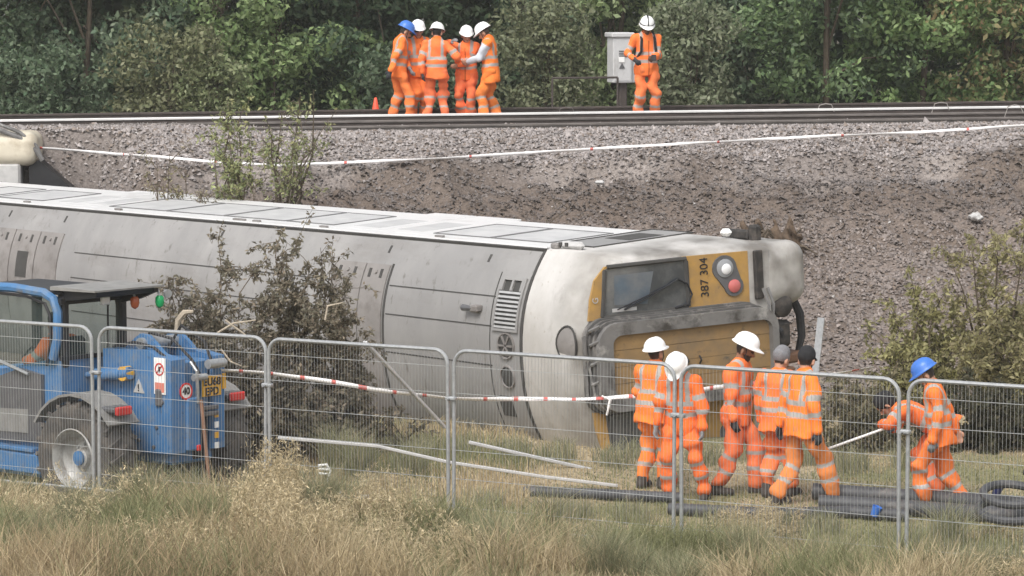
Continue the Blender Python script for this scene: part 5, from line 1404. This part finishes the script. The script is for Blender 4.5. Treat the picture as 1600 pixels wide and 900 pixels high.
mb = MB(); mb.box((0.27, 0.05, 0.95), (0.15, 0.3, 0.56), 0.01); mb.build('side_box', M['cabgrey'], cab_)
mb = MB(); mb.box((0.05, 0, 0.34), (0.16, 0.2, 0.70), 0.02); mb.build('plinth', M['rail_dark'], cab_)
h0 = at(863, 122, 65.4); h1 = at(965, 121, 65.6)
hr_ = thing('handrail', 'thin dark steel handrail left of the grey equipment cabinet', 'handrail', (h0[0], h0[1], 0))
d = h1 - h0
mb = MB(); mb.tube([(0, 0, h0[2]), (d[0], d[1], h1[2])], 0.022, 6); mb.build('top_rail', M['rail_dark'], hr_)
for f in (0.0, 1.0):
    mb = MB(); mb.tube([(d[0] * f, d[1] * f, 2.9), (d[0] * f, d[1] * f, h0[2] + (h1[2] - h0[2]) * f)], 0.022, 6); mb.build('post', M['rail_dark'], hr_)
c = at(587, 165, 64.6); cz_ = 3.22
cn = thing('traffic_cone', 'small orange red traffic cone beside the railway left of the workers', 'cone', (c[0], c[1], cz_))
mb = MB(); mb.lathe([(0.09, 0.02), (0.025, 0.34), (0.018, 0.35)], (0, 0, 0), (0, 0, 1), 16); mb.build('cone_body', M['cone'], cn)
mb = MB(); mb.box((0, 0, 0.01), (0.26, 0.26, 0.03), 0.01); mb.build('base', M['cone'], cn)

# ------------------------------------------------------------------ bars, pipes and debris on the ground
def bar(name, label, cat, a, b, w, h, m, mid=None, group=None):
    a = np.array(a); b = np.array(b); pts = [a] + ([np.array(q) for q in mid] if mid else []) + [b]; mb = MB()
    for p, q in zip(pts[:-1], pts[1:]):
        d = Vector(q - p); L = d.length; rot = d.to_track_quat('X', 'Z').to_matrix().to_4x4()
        mb.box((L / 2, 0, 0), (L + 0.01, w, h), min(w, h) * 0.2, Matrix.Translation(p) @ rot)
    return tag(mb.build(name, m), label, cat, group)


def gp(px, py, dz=0.0):
    lo = 28.0
    for Y in np.arange(29, 60, 0.04):
        p = at(px, py, Y)
        if p[2] - dz < tz1(p[0], p[1]): return p
    return at(px, py, 40)


bar('metal_bar', 'grey steel bar leaning diagonally behind the fence, left of the vent grille', 'bar', at(570, 534, 37.9), at(695, 668, 38.6), 0.07, 0.03, M['alu'])
bar('metal_bar', 'short silver bar lying in the grass under the white cab', 'bar', at(733, 691, 39.4), at(925, 734, 39.3), 0.05, 0.04, M['alu'])
bar('metal_bar', 'long white bar lying in the grass from telehandler to workers', 'bar', at(435, 684, 38.3), gp(965, 759, 0.04), 0.045, 0.036, M['dull_white'], mid=[at(590, 697, 38.2), at(700, 722, 38.1), at(850, 745, 38.1)])
bar('metal_post', 'pale grey steel post standing tilted beside the cab front', 'post', at(1283, 497, 39.8), at(1262, 690, 39.6), 0.10, 0.02, M['galv'])
bar('metal_bar', 'thin white rail lying in the foreground grass at bottom right', 'bar', gp(812, 857, 0.03), gp(1250, 897, 0.03), 0.03, 0.025, M['dull_white'], mid=[gp(905, 863, 0.03)])
pa = at(1272, 709, 36.95); pb = at(1384, 669, 36.95); mb = MB(); mb.tube([pa, pb, pb + (pb - pa) * 0.25], 0.015, 8); tag(mb.build('white_pole', M['white']), 'thin white pole held by the bending worker', 'pole')


def pipe(label, pts, r, ribbed=True, group='black pipes lying behind the fence'):
    P = [np.array(p, float) for p in pts]; D = []; Rr = []
    for a, b in zip(P[:-1], P[1:]):
        n = max(2, int(np.linalg.norm(b - a) / (0.035 if ribbed else 0.25)))
        for i in range(n): D.append(a + (b - a) * i / n)
    D.append(P[-1]); Rr = [r * (1.0 if (i // 1) % 2 else 0.93) if ribbed else r for i in range(len(D))]
    mb = MB(); mb.tube(D, Rr, 14, cap=False); inner = [x * 0.82 for x in Rr[::max(1, len(Rr) - 1)]]
    mb.tube([D[0], D[-1]] if False else [D[0], D[0] + (D[1] - D[0]) * 8], r * 0.82, 14, cap=False); mb.tube([D[-1] - (D[-1] - D[-2]) * 8, D[-1]], r * 0.82, 14, cap=False)
    o = mb.build('drain_pipe', M['pipe'], None, sharp=60); return tag(o, label, 'pipe', group)


def gz_(px, py, r): p = gp(px, py, r); p[2] = tz1(p[0], p[1]) + r; return p


pipe('thin ribbed black pipe on the grass below the white cab', [gz_(818, 768, 0.06), gz_(930, 772, 0.06), gz_(1065, 778, 0.06)], 0.065)
pipe('ribbed black pipe under the feet of the walking workers', [gz_(1045, 795, 0.07), gz_(1200, 803, 0.07), gz_(1330, 800, 0.07), gz_(1420, 806, 0.07)], 0.07)
pipe('thick grey black pipe behind the worker in black cap', [gz_(1270, 768, 0.13), gz_(1420, 778, 0.1), gz_(1640, 792, 0.1)], 0.1)
pipe('dark pipe between the thick pipe and the ribbed pipe', [gz_(1280, 786, 0.1), gz_(1400, 792, 0.1), gz_(1640, 812, 0.1)], 0.09, False)
cc = gz_(1572, 826, 0.1); P_ = []
for k in range(58):
    a = k * 0.24; P_.append(cc + np.array([(0.42 - 0.002 * k) * math.cos(a) + 0.1, 0.34 * math.sin(a), 0.10 + 0.0065 * k + 0.10 * math.sin(a)]))
mb = MB(); mb.tube(P_, 0.045, 10); tag(mb.build('pipe_coil', M['pipe']), 'coil of black flexible pipe at the right edge behind fence', 'pipe')
for nm, lb, px, py, r in (('blue_cup', 'blue plastic cup on the grass below the ribbed pipe', 1368, 808, 0.055), ('end_plug', 'dark blue pipe cap lying behind the pipe coil', 1558, 775, 0.06)):
    p = gp(px, py, 0.05); mb = MB(); mb.lathe([(r * 0.75, -0.05), (r, 0.06), (r * 0.92, 0.06), (r * 0.7, -0.03)], p + np.array([0, 0, 0.06]), (0.3, -0.15, 0.9), 16, cap=False); mb.lathe([(r * 0.7, -0.04), (r * 0.7, -0.03)], p + np.array([0, 0, 0.06]), (0.3, -0.15, 0.9), 16)
    tag(mb.build(nm, M['helm_b'] if nm == 'blue_cup' else mat('navy', (0.02, 0.025, 0.09), 0.4)), lb, 'cup' if nm == 'blue_cup' else 'pipe cap')
p = at(508, 745, 37.3); mb = MB()
mb.tube([p + np.array([-0.08, 0, 0.13]), p + np.array([0.02, 0, 0.14]), p + np.array([0.06, 0, 0.06]), p + np.array([0.03, 0, -0.02])], 0.014, 6)
for z in (0.09, 0.04): mb.tube([p + np.array([-0.07, 0, z]), p + np.array([0.06, 0, z - 0.01])], 0.012, 6)
mb.tube([p + np.array([0.03, 0, -0.02]), p + np.array([0.05, 0, -0.3])], 0.012, 6); tag(mb.build('bent_bracket', M['white']), 'small bent white metal bracket standing in the grass', 'bracket')
p = at(548, 776, 36.6); mb = MB(); mb.box(p, (0.42, 0.12, 0.03), 0.01, None); mb.box(p + np.array([-0.12, 0, 0.03]), (0.06, 0.08, 0.05), 0.01); tag(mb.build('white_scrap', M['dull_white']), 'flat white scrap lying in the long grass near the bracket', 'scrap')
p = slope_pt(1525, 342)
r_ = np.random.default_rng(3)
sdf_mesh('plastic_bag', lambda q: np.linalg.norm((q - p - np.array([0, 0, 0.03])) * np.array([1, 1, 1.7]), axis=-1) - 0.11 + 0.03 * np.sin(q[..., 0] * 40) * np.sin(q[..., 2] * 50 + q[..., 1] * 30), p - 0.22, p + 0.22, 0.02, M['dull_white'], None)
tag(bpy.context.scene.objects['plastic_bag'], 'crumpled pale plastic bag on the gravel bank at right', 'bag')
p = slope_pt(937, 285); mb = MB(); mb.box(p, (0.16, 0.1, 0.07), 0.03, None); tag(mb.build('pale_rock', M['dull_white']), 'pale flat rock on the bank above the carriage', 'rock')
# torn roots and soil heap behind the cab
M['stumpwood'] = mat('torn_wood', (0.10, 0.07, 0.048), 0.95, var=0.4, scale=9, bump=0.6)
for k, (px, py, Y, hgt, lb) in enumerate(((1178, 352, 0, 0.40, 'torn brown tree stump on the bank behind cab, left of the pair'), (1228, 366, 0, 0.5, 'torn brown tree stump on the bank behind cab, right of the pair'))):
    p = slope_pt(px, py + 25); z0 = tz1(p[0], p[1]) - 0.05; r_ = np.random.default_rng(50 + k); st_ = thing('tree_stump', lb, 'tree stump', (p[0], p[1], z0), 0, 'torn stumps behind the cab')
    hh = hgt
    sdf_mesh('stump_body', lambda q: np.linalg.norm(q[..., :2], axis=-1) - (0.22 - 0.06 * q[..., 2] / hh + 0.06 * np.sin(np.arctan2(q[..., 1], q[..., 0]) * 5 + q[..., 2] * 9) + 0.03 * np.sin(q[..., 2] * 31 + q[..., 0] * 20)) + np.maximum(0, q[..., 2] - hh * (0.9 + 0.25 * np.sin(q[..., 0] * 25))) * 4, (-0.45, -0.45, -0.2), (0.45, 0.45, hh * 1.3), 0.025, M['stumpwood'], st_)
    for j in range(11):
        a = r_.uniform(0, 6.28); q = np.array([math.cos(a) * 0.15, math.sin(a) * 0.15, r_.uniform(0.05, hh * 0.8)]); mb = MB()
        mb.tube([q, q + np.array([math.cos(a) * 0.15, math.sin(a) * 0.15, r_.uniform(-0.05, 0.12)]), q + np.array([math.cos(a) * 0.38, math.sin(a) * 0.38, r_.uniform(-0.2, 0.1)])], [0.035, 0.024, 0.006], 5); mb.build('root', M['bark'], st_)

# ------------------------------------------------------------------ bushes near the carriage
BRW = [(0.25, 0.195, 0.13), (0.21, 0.19, 0.12), (0.33, 0.25, 0.175), (0.16, 0.145, 0.095), (0.22, 0.215, 0.145)]
YG = [(0.37, 0.355, 0.12), (0.46, 0.42, 0.16), (0.29, 0.29, 0.10)]
BRO = [(0.31, 0.275, 0.13), (0.39, 0.33, 0.17), (0.23, 0.22, 0.10), (0.39, 0.31, 0.19)]
DG = [(0.055, 0.062, 0.03), (0.085, 0.082, 0.042), (0.12, 0.105, 0.06)]


def shrub(label, stems, nl, size, cols, seed, px, Y, bark='bark', droop=0.6, aspect=0.42, group=None, spread=0.2, name='bush', single=False):
    """stems: (px, py) tips of the main shoots"""
    r = np.random.default_rng(seed); x = (px - 800) / F_PX * Y; z = tz1(x, Y); t = thing(name, label, 'bush', (x, Y, z), 0, group); o = np.array([x, Y, z]); mb = MB(); tw = []
    for (tx, ty, amt) in stems:
        yo = r.uniform(-0.5, 0.5); tip = at(tx, ty + (0 if single else 26), Y + yo) - o; b0 = np.array([tip[0] * 0.35 + r.normal(0, 0.1), yo * 0.4, -0.1]) if not single else np.array([0, 0, tip[2] * 0.45]); m = b0 * 0.5 + tip * 0.5 + np.array([r.normal(0, 0.1), 0, 0.1])
        mb.tube([b0, (b0 + m) / 2 + r.normal(0, 0.04, 3), m, (m + tip) / 2 + r.normal(0, 0.04, 3), tip], [0.03, 0.024, 0.017, 0.01, 0.004], 5)
        for j in range(11):
            f = r.uniform(0.3, 1.0); q = b0 * (1 - f) + tip * f; e = q + r.normal(0, 0.2, 3) + np.array([0, 0, 0.1]); mb.tube([q, (q + e) / 2 + np.array([0, 0, 0.04]), e], [0.009, 0.006, 0.003], 4)
            for g in range(5):
                f2 = r.uniform(0.35, 1.0); a0 = q * (1 - f2) + e * f2; a2 = a0 + r.normal(0, 1, 3) * spread * 0.55 + np.array([0, 0, -0.25 * droop * spread]); a1 = (a0 + a2) / 2 + np.array([0, 0, 0.03])
                tw.append((a0, a1, a2, amt))
        tw.append(((b0 + tip * 3) / 4, (b0 + tip * 7) / 8, tip, amt))
    if single: mb.tube([(0, 0, -0.1), (0.01, 0, tip[2] * 0.3), (0, 0, tip[2] * 0.62)], [0.025, 0.02, 0.012], 6)
    for a0, a1, a2, _ in tw: mb.tube([a0, a1, a2], [0.004, 0.003, 0.002], 3, cap=False)
    A0, A1, A2 = [np.array([t_[i] for t_ in tw]) for i in range(3)]; w = np.array([t_[3] for t_ in tw]); k = r.choice(len(tw), nl, p=w / w.sum()); f = r.random((nl, 1)) ** 0.7
    Q = np.where(f < 0.5, A0[k] + (A1[k] - A0[k]) * 2 * f, A1[k] + (A2[k] - A1[k]) * (2 * f - 1)) + r.normal(0, 0.018, (nl, 3))
    ok = Q[:, 2] > 0.0; Q = Q[ok]
    V, F, C = leaves(Q, r.normal(0, 1, (len(Q), 3)), size, cols, seed + 1, aspect, droop)
    mb.build('stem', M[bark], t); np_mesh('foliage', V, F, M['leaf'], t, C); return t


BS = 'bushes close to the carriage'
shrub('withered brown bush left part, in front of the carriage roof', [(262, 405, 1), (300, 440, 1), (345, 385, 1), (330, 470, 1.5), (290, 500, 1.5), (375, 430, 1.4), (350, 520, 1.6), (400, 500, 1.8)], 13000, 0.068, BRW, 400, 330, 40.6, group=BS, spread=0.25)
shrub('withered brown bush right part, in front of the carriage roof', [(430, 375, 0.9), (455, 420, 1.2), (505, 395, 1.0), (520, 380, 0.7), (480, 450, 1.8), (540, 450, 1.8), (560, 500, 1.4), (440, 490, 2), (500, 520, 2.2), (545, 545, 1.8)], 20000, 0.068, BRW, 410, 490, 40.9, group=BS, spread=0.25)
shrub('dark tangled undergrowth below the withered brown bush behind fence', [(330, 590, 1.5), (390, 560, 2), (440, 580, 2), (500, 590, 2), (550, 600, 2), (600, 640, 1.6), (640, 660, 1), (470, 640, 2), (560, 650, 2), (400, 640, 2), (360, 660, 1.5)], 8500, 0.085, DG + BRW[:3], 420, 480, 40.6, group=BS, droop=0.3)
shrub('yellow green bush on the bank right of the cab', [(1400, 480, 1), (1430, 420, 0.8), (1425, 500, 1.5), (1460, 460, 1.2), (1450, 540, 2), (1490, 500, 1.5), (1400, 555, 1.4), (1480, 570, 1.5), (1390, 520, .8)], 9000, 0.08, YG + BRO[:1], 430, 1445, 44.0, group=BS, droop=0.1)
shrub('brownish olive bush at the right edge on the bank', [(1480, 370, .7), (1520, 370, 1), (1560, 350, 1), (1600, 335, 1), (1540, 450, 1.6), (1590, 450, 1.8), (1560, 510, 2), (1620, 500, 2), (1510, 530, 1.6), (1600, 560, 2), (1640, 420, 1)], 12000, 0.08, BRO + YG, 440, 1560, 43.6, group=BS, droop=0.1)
shrub('dark bramble thicket behind the worker in blue helmet', [(1460, 620, 2), (1500, 600, 2), (1550, 590, 2), (1600, 600, 2), (1640, 640, 2), (1480, 690, 2), (1540, 680, 2), (1600, 690, 2), (1440, 680, 1.5)], 13000, 0.08, DG, 450, 1540, 40.8, group=BS, droop=0.2)
shrub('olive bramble clump between the steel post and the bending worker', [(1310, 600, 1), (1350, 590, 1.2), (1390, 590, 1.4), (1330, 650, 1.6), (1380, 650, 1.8), (1300, 690, 1.4), (1350, 710, 1.6), (1410, 620, 1.5)], 9000, 0.075, BRO + DG, 460, 1350, 41.2, group=BS, droop=0.2)
SG = 'young saplings on the bank'
shrub('slender sapling left of the pair with light green leaves on bank', [(355, 150, .8), (372, 190, 1.4), (340, 215, 1), (390, 215, 1.2), (360, 235, 1.2)], 1900, 0.08, PA + YG, 470, 368, 51.5, group=SG, droop=0.1, spread=0.17, name='sapling', single=True)
shrub('slender upright sapling right of the pair with pale leaves on bank', [(440, 175, .8), (470, 150, .9), (490, 140, 1), (425, 200, .8), (480, 230, .6), (500, 205, .5)], 1200, 0.075, PA + YG, 480, 438, 51.3, group=SG, droop=0.1, spread=0.16, name='sapling', single=True)
shrub('low dry weed with olive leaves left of the saplings', [(245, 225, 1), (265, 215, 1), (290, 240, 1), (320, 265, 1), (255, 260, 1)], 1100, 0.07, BRO, 490, 280, 52.0, droop=0.1, spread=0.14, name='weed')
shrub('sparse dry brown weeds behind the carriage below the tape', [(310, 275, 1), (350, 270, 1), (400, 265, 1), (450, 280, .6), (330, 290, 1), (900, 290, .3)], 1100, 0.06, BRW, 495, 360, 51.0, droop=0.1, spread=0.14, name='weed')
for k, pts in enumerate((((276, 520), (278, 500), (288, 488), (302, 487)), ((352, 500), (372, 515), (385, 524)), ((340, 520), (365, 505), (400, 500)), ((508, 500), (512, 478), (535, 473)), ((345, 545), (360, 565), (378, 572)))):
    mb = MB(); Q = [at(px, py, 39.6) for px, py in pts]; mb.tube(Q, [0.035 if k == 0 else 0.013] * (len(Q) - 1) + [0.02 if k == 0 else 0.006], 6); o = mb.build('broken_branch', M['paletwig'])
    tag(o, ['thick curved pale branch stub above the telehandler', 'straight pale snapped twig in the withered bush', 'pale arching twig in the left of the withered bush', 'pale hooked twig in the right of the withered bush', 'pale sagging twig low in the withered bush'][k], 'branch', 'bare broken branches in the withered bush')

# ------------------------------------------------------------------ grass
def blades(x, y, h, lean, width, cols, seed, z=None):
    r = np.random.default_rng(seed); n = len(x); a = r.uniform(0, 2 * math.pi, n); z = tz(x, y) if z is None else z
    dx = np.cos(a) * lean * h; dy = np.sin(a) * lean * h; fa = r.uniform(0, 2 * math.pi, n); wx = np.cos(fa) * width; wy = np.sin(fa) * width * 0.5
    B = np.stack([x, y, z - 0.02], 1); m = B + np.stack([dx * 0.3, dy * 0.3, h * 0.58], 1); t = B + np.stack([dx, dy, h * (1 - 0.3 * lean)], 1); W_ = np.stack([wx, wy, np.zeros(n)], 1)
    V = np.stack([B - W_, B + W_, m + W_ * 0.7, m - W_ * 0.7, t + W_ * 0.12, t - W_ * 0.12], 1).reshape(-1, 3)
    i = 6 * np.arange(n)[:, None]; F = np.concatenate([i + np.array([[0, 1, 2, 3]]), i + np.array([[3, 2, 4, 5]])])
    return V, F, np.repeat(cols, 6, 0)


r_ = np.random.default_rng(77); GV, GFc, GC = [], [], []; off = 0


def add_grass(t):
    global off
    V, F, C = t; GV.append(V); GFc.append(F + off); GC.append(C); off += len(V)


def mix(cols, n, jit=0.2):
    c = np.asarray(cols, float); w = r_.dirichlet(np.full(len(c), 0.5), n); return w @ c * r_.normal(1, jit, n).clip(0.4, 1.7)[:, None]


STRAW = [(0.46, 0.375, 0.23), (0.36, 0.285, 0.165), (0.55, 0.46, 0.31)]; OLIVE = [(0.22, 0.23, 0.115), (0.29, 0.285, 0.15), (0.17, 0.18, 0.085)]; RUSTY = [(0.36, 0.27, 0.165), (0.42, 0.32, 0.20), (0.29, 0.25, 0.14)]
n = 150000
y = 28.5 + 14.5 * r_.random(n) ** 1.15; x = (r_.random(n) * 2 - 1) * (y * 0.162 + 0.5)
dens = fbm(x * 0.9, y * 0.9, 61); near = smooth(36.3, 33.0, y + (x + 2) * 0.42)
q_ = 0.5 - ((x - TR_O[0]) * _u2[0] + (y - TR_O[1]) * _u2[1]); l_ = (x - TR_O[0]) * _a2[0] + (y - TR_O[1]) * _a2[1]
ok = ~((q_ > -0.1) & (l_ < 2.0)); x, y, dens, near = x[ok], y[ok], dens[ok], near[ok]; n = len(x)
h = ((0.05 + 0.10 * r_.random(n)) * np.where((x > 0.2) & (y > 34.5), 0.6, 1.5) + near * (0.26 + 0.46 * smooth(0.38, 0.6, dens)) * r_.uniform(0.6, 1.2, n)) * np.where(x > 0.6, 0.85, 1.0)
col = np.where((smooth(0.40, 0.57, fbm(x * 0.7 + 5, y * 0.7, 63)) > r_.random(n))[:, None], mix(OLIVE, n), mix(STRAW, n))
col = np.where(((x < -1.2) & (fbm(x * 0.8, y * 0.8, 65) > 0.46) & (r_.random(n) < 0.6))[:, None], mix(RUSTY, n), col)
add_grass(blades(x, y, h, r_.uniform(0.15, 0.75, n), 0.0045 + 0.003 * r_.random(n), col, 78))
# rush tufts: (px, ground Y, height, count, radius)
for px, Y, hh, cnt, rad in ((120, 33.6, 0.75, 900, 0.40), (215, 34.6, 0.8, 900, 0.40), (40, 32.4, 0.7, 900, 0.4), (330, 33.0, 0.75, 900, 0.45), (500, 34.2, 0.85, 1000, 0.40), (560, 38.8, 0.65, 700, 0.35), (520, 39.6, 0.7, 500, 0.3),
                            (640, 38.9, 0.5, 500, 0.4), (770, 32.0, 0.72, 1600, 0.42), (700, 33.4, 0.6, 900, 0.4), (860, 34.0, 0.75, 260, 0.1), (945, 31.2, 0.72, 900, 0.28), (1000, 31.0, 0.6, 700, 0.3), (1170, 32.2, 0.62, 800, 0.34), (1235, 33.9, 0.42, 500, 0.22),
                            (1300, 31.5, 0.62, 900, 0.4), (1420, 32.2, 0.6, 800, 0.35), (1490, 33.6, 0.6, 500, 0.3), (1530, 31.2, 0.55, 600, 0.35), (1590, 31.4, 0.5, 500, 0.35), (1070, 30.4, 0.6, 900, 0.4), (290, 37.6, 0.5, 300, 0.25), (310, 36.8, 0.45, 300, 0.25), (20, 36.9, .5, 500, .5), (650, 40.8, .34, 350, .5), (720, 40.7, .3, 350, .5), (800, 40.4, .3, 350, .5), (870, 40.1, .3, 350, .5), (960, 39.7, .28, 300, .5), (1010, 40.3, .3, 300, .5), (1100, 40.0, .32, 300, .5), (1180, 40.2, .34, 300, .5), (1260, 40.0, .36, 300, .5), (450, 38.4, .4, 350, .4), (400, 38.2, .4, 350, .4), (1330, 39.2, .34, 300, .5), (1430, 39.4, .34, 300, .5), (760, 36.4, .3, 300, .4), (900, 36.0, .24, 300, .4), (990, 35.6, .26, 300, .4), (1130, 35.2, .26, 300, .4), (1290, 35.0, .26, 300, .4)):
    x0 = (px - 800) / F_PX * Y; a = r_.uniform(0, 6.28, cnt); rr = rad * np.sqrt(r_.random(cnt)); xx = x0 + rr * np.cos(a) * 0.5; yy = Y + rr * np.sin(a)
    cols = mix([(0.21, 0.225, 0.13), (0.28, 0.28, 0.165), (0.44, 0.38, 0.25), (0.15, 0.17, 0.09)], cnt)
    add_grass(blades(xx, yy, hh * r_.uniform(0.55, 1.15, cnt), r_.uniform(0.15, 0.75, cnt), np.full(cnt, 0.0045), cols, 500 + px))
# tall feathery seed heads: stalk with many small spikelets
SH = []
for px, Y, hh, cnt, rad in ((430, 33.6, 1.0, 80, 0.25), (410, 32.0, 0.95, 130, 0.4), (470, 31.2, 0.85, 120, 0.5), (330, 31.2, 0.65, 70, 0.6), (560, 31.8, 0.65, 70, 0.5), (620, 33.2, 0.65, 70, 0.5), (250, 31.4, 0.6, 60, 0.6), (150, 33.8, 0.7, 40, 0.7), (60, 33.0, 0.65, 40, 0.6), (690, 31.5, 0.6, 60, 0.5), (590, 35.4, 0.55, 60, 0.5), (1190, 33.5, 0.45, 70, 0.5), (1580, 31.0, 0.4, 40, 0.4)):
    for j in range(cnt):
        a = r_.uniform(0, 6.28); rr = rad * math.sqrt(r_.random()); SH.append(((px - 800) / F_PX * Y + rr * math.cos(a), Y + rr * math.sin(a), hh * r_.uniform(0.6, 1.15), px))
SH = np.array(SH); m_ = len(SH); zz = tz(SH[:, 0], SH[:, 1]); add_grass(blades(SH[:, 0], SH[:, 1], SH[:, 2], np.full(m_, 0.12), np.full(m_, 0.003), mix(STRAW, m_), 90, zz))
K = 46; f = r_.random((m_, K)); tilt = r_.normal(0, 0.12, (m_, 1)); env = 0.055 * np.sin(math.pi * np.clip(f * 0.92 + 0.06, 0, 1))
P = np.stack([SH[:, 0:1] + tilt * f * 0.6 + r_.normal(0, 1, (m_, K)) * env * 0.8, SH[:, 1:2] + r_.normal(0, 1, (m_, K)) * env * 0.8, zz[:, None] + SH[:, 2:3] * (0.66 + 0.36 * f)], -1).reshape(-1, 3)
V, F, C = leaves(P, r_.normal(0, 1, P.shape), 0.046, [(0.62, 0.50, 0.28), (0.70, 0.58, 0.35), (0.50, 0.39, 0.20)], 91, 0.18, -1.3)
GV.append(V); GFc.append(F + off); GC.append(C); off += len(V)
gr_ = np_mesh('long_grass', np.concatenate(GV), np.concatenate(GFc), M['grass'], None, np.concatenate(GC)); tag(gr_, 'long dry meadow grass and rushes in the foreground', 'grass', kind='stuff')
